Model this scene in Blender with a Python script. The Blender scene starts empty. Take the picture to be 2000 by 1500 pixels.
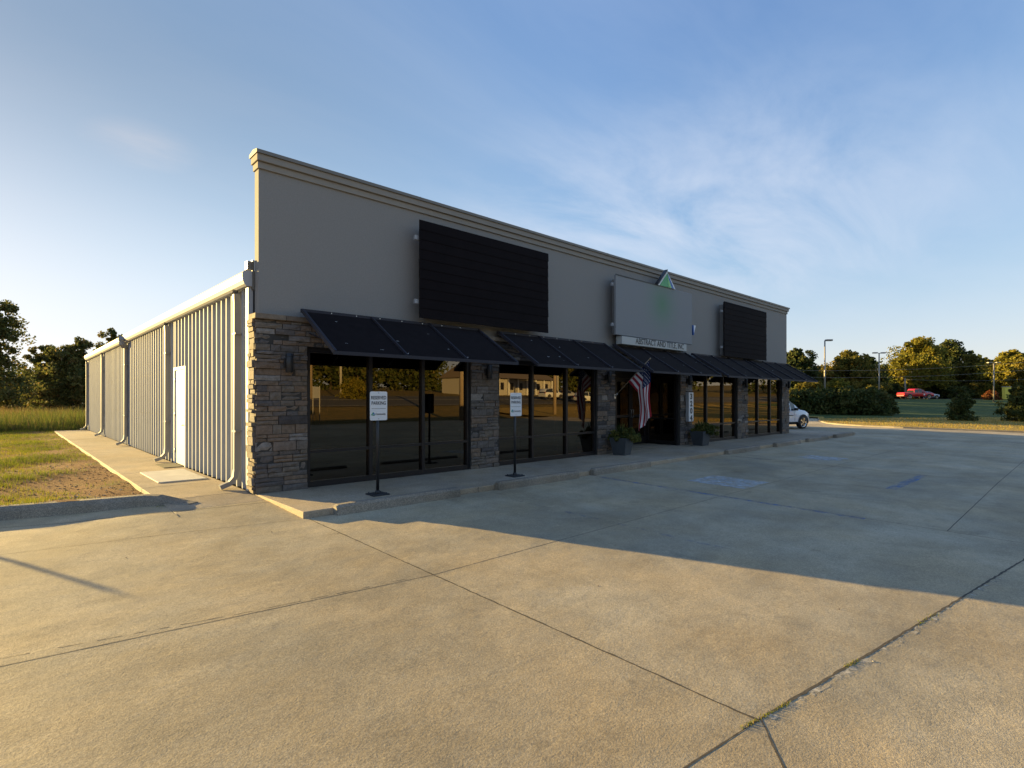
import bpy, math, random
import numpy as np
from mathutils import Vector, Matrix
random.seed(7); RNG = np.random.default_rng(7)
SC = bpy.context.scene; COL = SC.collection
PI = math.pi; rad = math.radians

# ------------------------------------------------------------ camera, sky, sun, exposure
F_PX, HORIZ, YAW = 1058.0, 778.0, rad(46.9)
CAM = (-2.93, -9.11, 1.62)
cd = bpy.data.cameras.new('camera'); cam = bpy.data.objects.new('camera', cd); COL.objects.link(cam)
cd.sensor_width = 36; cd.lens = F_PX / 2000 * 36; cd.shift_y = (HORIZ - 750) / 2000
cd.clip_start = 0.05; cd.clip_end = 4000
cam.location = CAM; cam.rotation_euler = (PI / 2, 0, YAW - PI / 2); SC.camera = cam

SUN_EL, SUN_DIR = rad(9.0), Vector((-0.36, 0.93, 0)).normalized()      # direction TOWARD the sun
w = bpy.data.worlds.new('World'); SC.world = w; w.use_nodes = True
nt = w.node_tree; nt.nodes.clear()
def N(nt, t, **k):
    n = nt.nodes.new(t)
    for a, b in k.items(): setattr(n, a, b)
    return n
sky = N(nt, 'ShaderNodeTexSky', sky_type='NISHITA', sun_disc=False, sun_elevation=SUN_EL,
        sun_rotation=math.atan2(SUN_DIR.x, SUN_DIR.y), altitude=100, air_density=1.0, dust_density=0.25, ozone_density=1.6)
bg = N(nt, 'ShaderNodeBackground'); bg.inputs[1].default_value = 0.13
wo = N(nt, 'ShaderNodeOutputWorld')
tc = N(nt, 'ShaderNodeTexCoord')
sx = N(nt, 'ShaderNodeSeparateXYZ'); nt.links.new(tc.outputs['Generated'], sx.inputs[0])
az = N(nt, 'ShaderNodeMath', operation='ADD'); az.inputs[1].default_value = 0.12; nt.links.new(sx.outputs[2], az.inputs[0])
dv = []
for i in (0, 1):
    d = N(nt, 'ShaderNodeMath', operation='DIVIDE'); nt.links.new(sx.outputs[i], d.inputs[0]); nt.links.new(az.outputs[0], d.inputs[1]); dv.append(d)
cb = N(nt, 'ShaderNodeCombineXYZ'); nt.links.new(dv[0].outputs[0], cb.inputs[0]); nt.links.new(dv[1].outputs[0], cb.inputs[1])
mp = N(nt, 'ShaderNodeMapping'); mp.inputs['Rotation'].default_value = (0, 0, rad(-38)); mp.inputs['Scale'].default_value = (0.8, 2.0, 1); mp.inputs['Location'].default_value = (0.6, 0.35, 0)
nt.links.new(cb.outputs[0], mp.inputs[0])
n1 = N(nt, 'ShaderNodeTexNoise'); n1.inputs['Scale'].default_value = 1.3; n1.inputs['Detail'].default_value = 7; n1.inputs['Roughness'].default_value = 0.6; n1.inputs['Distortion'].default_value = 0.5
nt.links.new(mp.outputs[0], n1.inputs['Vector'])
r1 = N(nt, 'ShaderNodeMapRange'); r1.inputs[1].default_value = 0.36; r1.inputs[2].default_value = 0.85; nt.links.new(n1.outputs[0], r1.inputs[0])
def patch(cx_, cy_, r_in, r_out, amp):      # where the thin cirrus lies in the sky
    k = N(nt, 'ShaderNodeVectorMath', operation='DISTANCE'); nt.links.new(cb.outputs[0], k.inputs[0]); k.inputs[1].default_value = (cx_, cy_, 0)
    r = N(nt, 'ShaderNodeMapRange', interpolation_type='SMOOTHSTEP'); r.inputs[1].default_value = r_out; r.inputs[2].default_value = r_in; r.inputs[3].default_value = 0; r.inputs[4].default_value = amp
    nt.links.new(k.outputs['Value'], r.inputs[0]); return r.outputs[0]
def mth(op, a_, b_):
    k = N(nt, 'ShaderNodeMath', operation=op)
    for i, q in enumerate((a_, b_)):
        if isinstance(q, float): k.inputs[i].default_value = q
        else: nt.links.new(q, k.inputs[i])
    return k.outputs[0]
mask = mth('MAXIMUM', mth('MAXIMUM', patch(2.2, 1.2, .1, 1.5, .85), patch(.30, 1.93, .02, .2, 1.1)), .10)
mm = N(nt, 'ShaderNodeMath', operation='MULTIPLY'); nt.links.new(r1.outputs[0], mm.inputs[0]); nt.links.new(mask, mm.inputs[1])
m3 = N(nt, 'ShaderNodeMath', operation='MULTIPLY'); nt.links.new(mm.outputs[0], m3.inputs[0]); m3.inputs[1].default_value = 0.75
mx = N(nt, 'ShaderNodeMix', data_type='RGBA'); mx.inputs['B'].default_value = (4.3, 4.9, 5.2, 1)
nt.links.new(m3.outputs[0], mx.inputs['Factor']); nt.links.new(sky.outputs[0], mx.inputs['A'])
def vm(op, a, b):
    k = N(nt, 'ShaderNodeVectorMath', operation=op)
    for i, q in enumerate((a, b)):
        if isinstance(q, tuple): k.inputs[i].default_value = q
        else: nt.links.new(q, k.inputs[i])
    return k.outputs[0]
SKYK = 0.38                          # soft shoulder so the sky near the sun stays pale instead of burning out
gm = N(nt, 'ShaderNodeGamma'); gm.inputs[1].default_value = 1.34; nt.links.new(mx.outputs['Result'], gm.inputs[0])
tinted = vm('MULTIPLY', gm.outputs[0], (.87, .88, 1.33))
soft = vm('DIVIDE', tinted, vm('ADD', vm('MULTIPLY', tinted, (SKYK, SKYK, SKYK)), (1, 1, 1)))
def rng_(x, a_, b_, c_, d_):
    r = N(nt, 'ShaderNodeMapRange', interpolation_type='SMOOTHSTEP')
    for i, q in enumerate((a_, b_, c_, d_)): r.inputs[i + 1].default_value = q
    nt.links.new(x, r.inputs[0]); return r.outputs[0]
dt = N(nt, 'ShaderNodeVectorMath', operation='DOT_PRODUCT'); nt.links.new(tc.outputs['Generated'], dt.inputs[0]); dt.inputs[1].default_value = SUN_DIR
deep = mth('SUBTRACT', 1.0, mth('MULTIPLY', mth('MULTIPLY', rng_(dt.outputs['Value'], .2, .9, 0, 1), rng_(sx.outputs[2], .12, .5, 0, 1)), .36))
sc_ = N(nt, 'ShaderNodeVectorMath', operation='SCALE'); nt.links.new(soft, sc_.inputs[0]); nt.links.new(deep, sc_.inputs['Scale'])
nt.links.new(sc_.outputs[0], bg.inputs[0]); nt.links.new(bg.outputs[0], wo.inputs[0])

ld = bpy.data.lights.new('sun', 'SUN'); ld.energy = 5.0; ld.angle = rad(0.5); ld.color = (1.0, 0.71, 0.26)
lo = bpy.data.objects.new('sun', ld); COL.objects.link(lo)
to_sun = Vector((SUN_DIR.x * math.cos(SUN_EL), SUN_DIR.y * math.cos(SUN_EL), math.sin(SUN_EL)))
lo.rotation_euler = to_sun.to_track_quat('Z', 'Y').to_euler(); lo.location = (0, 0, 40)
vs = SC.view_settings; vs.view_transform = 'Standard'; vs.look = 'None'; vs.gamma = 1; vs.use_curve_mapping = False
vs.exposure = 1.82
SC.cycles.max_bounces = 8; SC.cycles.transparent_max_bounces = 16; SC.cycles.caustics_reflective = False; SC.cycles.caustics_refractive = False

# ------------------------------------------------------------ projection helpers (pixels of the 2000x1500 photo)
FW = (math.cos(YAW), math.sin(YAW)); RT = (math.sin(YAW), -math.cos(YAW))
def at(u, D):                       # ground position seen at column u at camera depth D
    a = (u - 1000) / F_PX
    return CAM[0] + D * (FW[0] + a * RT[0]), CAM[1] + D * (FW[1] + a * RT[1])
def zt(v, D): return CAM[2] - (v - HORIZ) / F_PX * D
def mir(u, D):                      # position that the windows mirror to column u
    a = (u - 1000) / F_PX
    return CAM[0] + D * (FW[0] + a * RT[0]), -(CAM[1] + D * (FW[1] + a * RT[1]))

# ------------------------------------------------------------ tagging and mesh builder
def tag(o, label=None, cat=None, group=None, kind=None):
    if label: o['label'] = label
    if cat: o['category'] = cat
    if group: o['group'] = group
    if kind: o['kind'] = kind
    return o
def thing(name, label, cat, loc=(0, 0, 0), rz=0, group=None):
    o = bpy.data.objects.new(name, None); o.empty_display_size = 0.2; COL.objects.link(o)
    o.location = loc; o.rotation_euler = (0, 0, rz)
    return tag(o, label, cat, group)
def dup(root, loc, rz=0, label=None, scale=None):
    def cp(o, par):
        c = o.copy(); COL.objects.link(c); c.parent = par
        for ch in o.children: cp(ch, c)
        return c
    r = cp(root, None); r.location = loc; r.rotation_euler = (0, 0, rz)
    if label: r['label'] = label
    if scale: r.scale = scale
    return r

class MB:
    def __init__(s): s.v = []; s.f = []; s.m = []; s.t = []; s.sm = []
    def add(s, vs, fs, mi=0, tint=0.5, smooth=False):
        b = len(s.v); s.v += [tuple(p) for p in vs]
        for f in fs: s.f.append([b + i for i in f]); s.m.append(mi); s.t.append(tint); s.sm.append(smooth)
    def quad(s, a, b, c, d, mi=0, tint=.5): s.add([a, b, c, d], [(0, 1, 2, 3)], mi, tint)
    def box(s, x0, x1, y0, y1, z0, z1, mi=0, tint=.5, j=0, M=None, bev=0):
        if bev:
            vs = []; b = bev; X = (x0, x1); Y = (y0, y1); Z = (z0, z1); idx = {}
            for i in (0, 1):
                for k in (0, 1):
                    for l in (0, 1):
                        sx, sy, sz = (1, -1)[i], (1, -1)[k], (1, -1)[l]
                        for a in range(3):
                            p = [X[i] + sx * b, Y[k] + sy * b, Z[l] + sz * b]; q = [X[i], Y[k], Z[l]]
                            p[a] = q[a]; idx[(i, k, l, a)] = len(vs); vs.append(p)
            fs = []
            for a in range(3):
                o1, o2 = [q for q in range(3) if q != a]
                for sd in (0, 1):
                    c = []
                    for (p, q) in ((0, 0), (1, 0), (1, 1), (0, 1)):
                        key = [0, 0, 0]; key[a] = sd; key[o1] = p; key[o2] = q; c.append(idx[(*key, a)])
                    fs.append(c if (sd == 1) != (a == 1) else c[::-1])
                for p in (0, 1):
                    for q in (0, 1):
                        k0 = [0, 0, 0]; k1 = [0, 0, 0]; k0[a] = 0; k1[a] = 1
                        k0[o1] = k1[o1] = p; k0[o2] = k1[o2] = q
                        fs.append([idx[(*k0, o1)], idx[(*k1, o1)], idx[(*k1, o2)], idx[(*k0, o2)]])
            for i in (0, 1):
                for k in (0, 1):
                    for l in (0, 1): fs.append([idx[(i, k, l, 0)], idx[(i, k, l, 1)], idx[(i, k, l, 2)]])
        else:
            vs = [[x0, y0, z0], [x1, y0, z0], [x1, y1, z0], [x0, y1, z0], [x0, y0, z1], [x1, y0, z1], [x1, y1, z1], [x0, y1, z1]]
            fs = [(0, 3, 2, 1), (4, 5, 6, 7), (0, 1, 5, 4), (1, 2, 6, 5), (2, 3, 7, 6), (3, 0, 4, 7)]
        if j: vs = [[c + random.uniform(-j, j) for c in p] for p in vs]
        if M is not None: vs = [M @ Vector(p) for p in vs]
        s.add(vs, fs, mi, tint)
    def tube(s, pts, r, n=8, mi=0, tint=.5, cap=True, smooth=True, sq=None):
        pts = [Vector(p) for p in pts]; rs = r if isinstance(r, (list, tuple)) else [r] * len(pts)
        vs = []; up = Vector((0, 0, 1)); 
        for i, p in enumerate(pts):
            t = (pts[min(i + 1, len(pts) - 1)] - pts[max(i - 1, 0)]).normalized()
            a = t.cross(up)
            if a.length < .05: a = t.cross(Vector((0, 1, 0)))
            a.normalize(); b = a.cross(t).normalized()
            for k in range(n):
                if sq: 
                    c_, s_ = ((1, 1), (-1, 1), (-1, -1), (1, -1))[k]; vs.append(p + a * c_ * sq[0] + b * s_ * sq[1])
                else:
                    th = 2 * PI * k / n; vs.append(p + (a * math.cos(th) + b * math.sin(th)) * rs[i])
        fs = []
        for i in range(len(pts) - 1):
            for k in range(n): fs.append((i * n + k, i * n + (k + 1) % n, (i + 1) * n + (k + 1) % n, (i + 1) * n + k))
        s.add(vs, fs, mi, tint, smooth and not sq)
        if cap: 
            b = len(s.v) - len(vs)
            for c in ([b + k for k in range(n)][::-1], [b + (len(pts) - 1) * n + k for k in range(n)]):
                s.f.append(c); s.m.append(mi); s.t.append(tint); s.sm.append(False)
    def bar(s, a, b, w, h, mi=0, tint=.5): s.tube([a, b], 1, 4, mi, tint, True, False, (w / 2, h / 2))
    def prism(s, pts2, y0, y1, mi=0, tint=.5, plane='xz', M=None):
        n = len(pts2)
        def P(p, c): return {'xz': (p[0], c, p[1]), 'yz': (c, p[0], p[1]), 'xy': (p[0], p[1], c)}[plane]
        vs = [P(p, y0) for p in pts2] + [P(p, y1) for p in pts2]
        if M is not None: vs = [M @ Vector(p) for p in vs]
        s.add(vs, [list(range(n))[::-1], [n + i for i in range(n)]] + [(i, (i + 1) % n, n + (i + 1) % n, n + i) for i in range(n)], mi, tint)
    def text(s, body, size, M, mi=0, sx=1.0, bold=0.0, depth=.002):
        cu = bpy.data.curves.new('t', 'FONT'); cu.body = body; cu.size = size; cu.align_x = 'CENTER'; cu.extrude = depth; cu.offset = bold
        o = bpy.data.objects.new('t', cu); COL.objects.link(o); bpy.context.view_layer.update()
        me = bpy.data.meshes.new_from_object(o.evaluated_get(bpy.context.evaluated_depsgraph_get()))
        s.add([M @ Vector((v.co.x * sx, v.co.y, v.co.z)) for v in me.vertices], [list(p.vertices) for p in me.polygons], mi)
        bpy.data.objects.remove(o); bpy.data.curves.remove(cu); bpy.data.meshes.remove(me)
    def build(s, name, mats, parent=None, label=None):
        me = bpy.data.meshes.new(name); me.from_pydata(s.v, [], s.f)
        if not isinstance(mats, (list, tuple)): mats = [mats]
        for m in mats: me.materials.append(m)
        me.polygons.foreach_set('material_index', s.m)
        me.polygons.foreach_set('use_smooth', s.sm)
        at_ = me.attributes.new('tint', 'FLOAT', 'FACE'); at_.data.foreach_set('value', s.t)
        me.update()
        o = bpy.data.objects.new(name, me); COL.objects.link(o); o.parent = parent
        if label: o['label'] = label
        return o
def npmesh(name, V, Fq, mats, parent=None, tint=None, smooth=False, mi=None):   # numpy arrays, all faces same size
    me = bpy.data.meshes.new(name); k = Fq.shape[1]
    me.vertices.add(len(V)); me.vertices.foreach_set('co', V.astype(np.float32).ravel())
    me.loops.add(Fq.size); me.loops.foreach_set('vertex_index', Fq.astype(np.int32).ravel())
    me.polygons.add(len(Fq)); me.polygons.foreach_set('loop_start', np.arange(0, Fq.size, k, dtype=np.int32))
    if smooth: me.polygons.foreach_set('use_smooth', np.ones(len(Fq), bool))
    if not isinstance(mats, (list, tuple)): mats = [mats]
    for m in mats: me.materials.append(m)
    if mi is not None: me.polygons.foreach_set('material_index', mi.astype(np.int32))
    if tint is not None:
        a = me.attributes.new('tint', 'FLOAT', 'FACE'); a.data.foreach_set('value', tint.astype(np.float32))
    me.update(calc_edges=True); me.validate()
    o = bpy.data.objects.new(name, me); COL.objects.link(o); o.parent = parent
    return o

# ------------------------------------------------------------ materials
def mat(name, col, rough=.6, metal=0., spec=.5, noise=None, bump=None, tint=None, coat=0, trans=None):
    """noise=(scale, amount, detail); bump=(scale, strength, distance); tint=list of ramp colours by face attribute"""
    m = bpy.data.materials.new(name); m.use_nodes = True; t = m.node_tree; p = t.nodes['Principled BSDF']
    p.inputs['Base Color'].default_value = (*col, 1); p.inputs['Roughness'].default_value = rough
    p.inputs['Metallic'].default_value = metal; p.inputs['Specular IOR Level'].default_value = spec
    if coat: p.inputs['Coat Weight'].default_value = coat; p.inputs['Coat Roughness'].default_value = .05
    last = None
    if tint:
        a = N(t, 'ShaderNodeAttribute', attribute_name='tint'); r = N(t, 'ShaderNodeValToRGB'); e = r.color_ramp.elements
        for i, c in enumerate(tint):
            x = e[i] if i < 2 else e.new(1)
            x.position = i / (len(tint) - 1); x.color = (*c, 1)
        for i, c in enumerate(tint): e[i].position = i / (len(tint) - 1); e[i].color = (*c, 1)
        t.links.new(a.outputs['Fac'], r.inputs[0]); last = r.outputs[0]
    g = N(t, 'ShaderNodeNewGeometry')
    if noise:
        n = N(t, 'ShaderNodeTexNoise'); n.inputs['Scale'].default_value = noise[0]; n.inputs['Detail'].default_value = noise[2] if len(noise) > 2 else 5
        n.inputs['Roughness'].default_value = .65; t.links.new(g.outputs['Position'], n.inputs['Vector'])
        mr = N(t, 'ShaderNodeMapRange'); mr.inputs[1].default_value = .25; mr.inputs[2].default_value = .75
        mr.inputs[3].default_value = 1 - noise[1]; mr.inputs[4].default_value = 1 + noise[1]; t.links.new(n.outputs[0], mr.inputs[0])
        v = N(t, 'ShaderNodeVectorMath', operation='SCALE'); t.links.new(mr.outputs[0], v.inputs['Scale'])
        if last: t.links.new(last, v.inputs[0])
        else: v.inputs[0].default_value = col
        last = v.outputs[0]
    if last: t.links.new(last, p.inputs['Base Color'])
    if bump:
        n = N(t, 'ShaderNodeTexNoise'); n.inputs['Scale'].default_value = bump[0]; n.inputs['Detail'].default_value = 6; t.links.new(g.outputs['Position'], n.inputs['Vector'])
        b = N(t, 'ShaderNodeBump'); b.inputs['Strength'].default_value = bump[1]; b.inputs['Distance'].default_value = bump[2]
        t.links.new(n.outputs[0], b.inputs['Height']); t.links.new(b.outputs[0], p.inputs['Normal'])
    if trans:
        tr = N(t, 'ShaderNodeBsdfTranslucent'); ms = N(t, 'ShaderNodeMixShader'); ms.inputs[0].default_value = trans
        if last: t.links.new(last, tr.inputs[0])
        else: tr.inputs[0].default_value = (*col, 1)
        t.links.new(p.outputs[0], ms.inputs[1]); t.links.new(tr.outputs[0], ms.inputs[2])
        t.links.new(ms.outputs[0], t.nodes['Material Output'].inputs[0])
    return m

def concrete(name, col, stain=.22, speck=.25, bump=.5, warm=(1.06, .98, .86)):
    m = bpy.data.materials.new(name); m.use_nodes = True; t = m.node_tree; p = t.nodes['Principled BSDF']
    p.inputs['Roughness'].default_value = .82; p.inputs['Specular IOR Level'].default_value = .35
    g = N(t, 'ShaderNodeNewGeometry'); P = g.outputs['Position']
    def noise(sc, det, ro=.6, dist=0, vec=None):
        n = N(t, 'ShaderNodeTexNoise'); n.inputs['Scale'].default_value = sc; n.inputs['Detail'].default_value = det
        n.inputs['Roughness'].default_value = ro; n.inputs['Distortion'].default_value = dist; t.links.new(vec or P, n.inputs['Vector']); return n.outputs[0]
    def mr(x, a, b, c, d):
        k = N(t, 'ShaderNodeMapRange'); 
        for i, q in enumerate((a, b, c, d)): k.inputs[i + 1].default_value = q
        t.links.new(x, k.inputs[0]); return k.outputs[0]
    def mul(a, b):
        k = N(t, 'ShaderNodeMath', operation='MULTIPLY'); t.links.new(a, k.inputs[0]); t.links.new(b, k.inputs[1]); return k.outputs[0]
    big = mr(noise(.35, 6, .62, .6), .3, .7, 1 - stain, 1 + stain * .6)
    mid = mr(noise(2.6, 7, .7), .3, .75, 1 - stain * .55, 1 + stain * .4)
    fine = mr(noise(75, 3, .9), .42, .60, 1 - speck, 1 + speck)
    fine2 = mr(noise(30, 3, .85), .34, .68, 1 - speck * .5, 1 + speck * .5)
    sm = N(t, 'ShaderNodeMapping'); sm.inputs['Scale'].default_value = (.16, 1.4, 1); t.links.new(P, sm.inputs[0])
    streak = mr(noise(1.1, 5, .6, 0, sm.outputs[0]), .35, .7, .90, 1.06)
    spot = mr(noise(1.7, 3, .5, .3), .66, .74, 1, .80)
    k = mul(mul(mul(big, mid), mul(fine, fine2)), mul(streak, spot))
    if name == 'lot_concrete':       # each pour of the slab has a slightly different tone
        sp_ = N(t, 'ShaderNodeSeparateXYZ'); t.links.new(P, sp_.inputs[0])
        def m2(op, x, c):
            q = N(t, 'ShaderNodeMath', operation=op); t.links.new(x, q.inputs[0]); q.inputs[1].default_value = c; return q.outputs[0]
        wn = N(t, 'ShaderNodeTexWhiteNoise', noise_dimensions='1D'); t.links.new(m2('FLOOR', m2('DIVIDE', m2('SUBTRACT', sp_.outputs[0], .05), 6.03), 0), wn.inputs['W'])
        k = mul(k, mr(wn.outputs[0], 0, 1, .93, 1.05))
        k = mul(k, mr(noise(.55, 3, .7, 1.5), .60, .72, 1, .86)); k = mul(k, mr(noise(5.5, 2, .5), .72, .78, 1, .82))
    hue = N(t, 'ShaderNodeMix', data_type='RGBA'); hue.inputs['A'].default_value = (*col, 1); hue.inputs['B'].default_value = (col[0] * warm[0], col[1] * warm[1], col[2] * warm[2], 1)
    t.links.new(mr(noise(.8, 4), .35, .65, 0, 1), hue.inputs['Factor'])
    v = N(t, 'ShaderNodeVectorMath', operation='SCALE'); t.links.new(hue.outputs['Result'], v.inputs[0]); t.links.new(k, v.inputs['Scale'])
    t.links.new(v.outputs[0], p.inputs['Base Color'])
    b = N(t, 'ShaderNodeBump'); b.inputs['Strength'].default_value = bump; b.inputs['Distance'].default_value = .006
    t.links.new(noise(85, 3, .8), b.inputs['Height'])
    b2 = N(t, 'ShaderNodeBump'); b2.inputs['Strength'].default_value = .25; b2.inputs['Distance'].default_value = .03
    t.links.new(noise(3.5, 5, .6), b2.inputs['Height']); t.links.new(b.outputs[0], b2.inputs['Normal'])
    t.links.new(b2.outputs[0], p.inputs['Normal'])
    return m

M = {}
M['lot'] = concrete('lot_concrete', (.46, .395, .275), .32, .21, .5)
M['walk'] = concrete('walk_concrete', (.41, .345, .26), .28, .22)
M['kerb'] = concrete('kerb_concrete', (.28, .25, .205), .3, .35, .9)
M['joint'] = mat('joint_dirt', (.085, .07, .05), .95, noise=(30, .5))
M['crumb'] = mat('joint_crumbs', (.33, .29, .22), .95, noise=(40, .4), bump=(90, 1, .01))
def paint(name, col, lo, hi):
    m = mat(name, col, .8, noise=(9, .15)); t = m.node_tree
    g = N(t, 'ShaderNodeNewGeometry'); n = N(t, 'ShaderNodeTexNoise'); n.inputs['Scale'].default_value = 7; n.inputs['Detail'].default_value = 9; n.inputs['Roughness'].default_value = .75
    t.links.new(g.outputs['Position'], n.inputs['Vector']); r = N(t, 'ShaderNodeMapRange'); r.inputs[1].default_value = lo; r.inputs[2].default_value = hi
    t.links.new(n.outputs[0], r.inputs[0]); tr = N(t, 'ShaderNodeBsdfTransparent'); ms = N(t, 'ShaderNodeMixShader')
    t.links.new(r.outputs[0], ms.inputs[0]); t.links.new(tr.outputs[0], ms.inputs[1]); t.links.new(t.nodes['Principled BSDF'].outputs[0], ms.inputs[2])
    t.links.new(ms.outputs[0], t.nodes['Material Output'].inputs[0]); return m
M['blue'] = paint('worn_blue_paint', (.06, .22, .50), .42, .75)
M['blue_faint'] = paint('faint_blue_paint', (.12, .27, .46), .5, .9)
M['crumbs'] = paint('joint_crumbs_worn', (.50, .45, .35), .50, .60)
M['pale'] = paint('worn_white_paint', (.62, .66, .68), .34, .72)
M['stucco'] = mat('stucco', (.265, .255, .24), .9, noise=(48, .10, 7), bump=(110, .55, .004))
M['trimst'] = mat('cornice_stucco', (.285, .265, .235), .9, noise=(1.3, .05), bump=(110, .4, .004))
M['coping'] = mat('coping_metal', (.17, .155, .135), .45, .2)
M['stone'] = mat('ledgestone', (.2, .18, .16), .85, noise=(14, .38, 6), bump=(35, .7, .015),
                 tint=[(.06, .052, .05), (.10, .088, .083), (.13, .112, .10), (.16, .13, .10), (.18, .125, .085), (.17, .15, .138), (.27, .245, .22)])
M['ledge'] = mat('stone_ledge', (.30, .25, .19), .85, noise=(9, .25, 6), bump=(30, .7, .012), tint=[(.13, .10, .075), (.21, .165, .12)])
M['mortar'] = mat('mortar', (.05, .047, .043), .95)
M['panel'] = mat('galvanised_wall_panel', (.345, .37, .415), .7, .0, .15, noise=(2.2, .07), bump=(1.2, .15, .02))
M['gutter'] = mat('gutter_metal', (.40, .41, .43), .5, .0, noise=(3, .05))
M['downspout'] = mat('downspout_metal', (.26, .255, .25), .6, .0, noise=(3, .06))
M['roofm'] = mat('roof_metal', (.55, .55, .54), .4, .5)
M['white'] = mat('door_paint', (.74, .74, .72), .45, noise=(2, .04))
M['steel'] = mat('steel', (.5, .5, .5), .3, .9)
M['bronze'] = mat('dark_bronze_frame', (.022, .020, .022), .35, .3)
M['awn'] = mat('awning_metal', (.011, .009, .011), .75, .0, .12, noise=(5, .25))
M['awnf'] = mat('awning_frame', (.032, .032, .042), .6, .0, .25)
M['birds'] = mat('droppings', (.5, .5, .48), .8)
M['board'] = mat('board_black', (.014, .013, .015), .8, spec=.12, noise=(3, .25), tint=[(.007, .0048, .0058), (.009, .0065, .0075)])
M['bracket'] = mat('bracket_grey', (.42, .44, .46), .5, .2)
M['black'] = mat('black_paint', (.018, .018, .02), .4)
M['blackrough'] = mat('black_rough', (.03, .03, .032), .7)
M['rubber'] = mat('rubber', (.02, .02, .02), .8)
M['int'] = mat('interior_wall', (.16, .14, .12), .9)
M['intfloor'] = mat('interior_carpet', (.05, .045, .045), .95)
M['signw'] = mat('sign_white', (.72, .74, .76), .35)
M['ink'] = mat('sign_ink', (.02, .022, .03), .5)
M['green'] = mat('logo_green', (.07, .36, .14), .45); M['green2'] = mat('logo_light_green', (.25, .55, .2), .45)
M['logoblue'] = mat('logo_blue', (.03, .12, .42), .45); M['teal'] = mat('logo_teal', (.05, .25, .25), .45)
def lawnmat(name, a, b, c, dirt=None):
    m = bpy.data.materials.new(name); m.use_nodes = True; t = m.node_tree; p = t.nodes['Principled BSDF']; p.inputs['Roughness'].default_value = .95; p.inputs['Specular IOR Level'].default_value = .15
    g = N(t, 'ShaderNodeNewGeometry')
    def no(s, d, r=.65):
        n = N(t, 'ShaderNodeTexNoise'); n.inputs['Scale'].default_value = s; n.inputs['Detail'].default_value = d; n.inputs['Roughness'].default_value = r; t.links.new(g.outputs['Position'], n.inputs['Vector']); return n.outputs[0]
    r = N(t, 'ShaderNodeValToRGB'); e = r.color_ramp.elements; e[0].position = .32; e[0].color = (*a, 1); e[1].position = .68; e[1].color = (*c, 1); x = e.new(.5); x.color = (*b, 1)
    t.links.new(no(1.1, 8), r.inputs[0])
    mr = N(t, 'ShaderNodeMapRange'); mr.inputs[1].default_value = .3; mr.inputs[2].default_value = .7; mr.inputs[3].default_value = .5; mr.inputs[4].default_value = 1.45; t.links.new(no(28, 5, .8), mr.inputs[0])
    v = N(t, 'ShaderNodeVectorMath', operation='SCALE'); t.links.new(r.outputs[0], v.inputs[0]); t.links.new(mr.outputs[0], v.inputs['Scale']); t.links.new(v.outputs[0], p.inputs['Base Color'])
    b = N(t, 'ShaderNodeBump'); b.inputs['Strength'].default_value = .9; b.inputs['Distance'].default_value = .05; t.links.new(no(20, 6, .75), b.inputs['Height']); t.links.new(b.outputs[0], p.inputs['Normal'])
    return m
M['lawn_l'] = lawnmat('patchy_lawn', (.13, .065, .04), (.22, .11, .05), (.15, .13, .04))
M['lawn_r'] = lawnmat('right_lawn', (.05, .085, .03), (.075, .11, .035), (.10, .13, .045))
M['ground'] = lawnmat('ground_grass', (.14, .12, .04), (.20, .15, .05), (.28, .19, .065))
M['lawn_sunlit'] = lawnmat('painted_sunlit_lawn', (.30, .22, .06), (.42, .29, .075), (.50, .33, .08))  # low sun on the right strip painted in as gold grass colour
M['blade'] = mat('grass_blade', (.12, .16, .03), .8, spec=.2, tint=[(.07, .11, .015), (.14, .18, .02), (.24, .24, .03), (.36, .24, .06)], trans=.4)
M['tall'] = mat('tall_grass', (.12, .16, .03), .8, spec=.2, tint=[(.06, .10, .02), (.13, .15, .03), (.22, .15, .06), (.26, .13, .06)], trans=.4)
M['asph'] = mat('asphalt', (.075, .072, .07), .9, noise=(2, .12, 8), bump=(60, .4, .01))
M['roadline'] = mat('road_paint', (.55, .52, .42), .8)
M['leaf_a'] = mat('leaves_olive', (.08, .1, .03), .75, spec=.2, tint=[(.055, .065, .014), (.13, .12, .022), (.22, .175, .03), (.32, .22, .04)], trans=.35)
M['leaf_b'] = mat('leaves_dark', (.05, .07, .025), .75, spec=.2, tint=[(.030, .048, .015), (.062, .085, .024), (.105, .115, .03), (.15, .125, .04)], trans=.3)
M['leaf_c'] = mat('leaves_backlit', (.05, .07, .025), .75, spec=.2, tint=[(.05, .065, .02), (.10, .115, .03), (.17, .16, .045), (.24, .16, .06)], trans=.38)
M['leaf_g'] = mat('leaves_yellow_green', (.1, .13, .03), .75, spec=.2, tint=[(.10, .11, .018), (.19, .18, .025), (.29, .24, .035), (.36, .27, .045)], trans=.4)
M['leaf_p'] = mat('leaves_planter', (.05, .08, .02), .7, spec=.3, tint=[(.03, .05, .015), (.06, .09, .02), (.12, .13, .03), (.20, .17, .04)], trans=.3)
M['leaf_r'] = mat('leaves_red', (.25, .07, .03), .75, spec=.2, tint=[(.14, .05, .02), (.28, .09, .03), (.2, .14, .04)], trans=.35)
M['bark'] = mat('bark', (.10, .075, .055), .95, noise=(12, .35), bump=(25, .8, .03))
M['polem'] = mat('pole_metal', (.32, .29, .25), .5, .3)
M['wood'] = mat('pole_wood', (.30, .24, .17), .9, noise=(8, .25))
M['pot'] = mat('slate_planter', (.055, .065, .075), .6, noise=(6, .12))
M['soil'] = mat('soil', (.04, .03, .02), .95)
M['yellow'] = mat('yellow_paint', (.85, .70, .10), .6)
M['carw'] = mat('car_white', (.62, .65, .70), .28, coat=.6)
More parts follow.
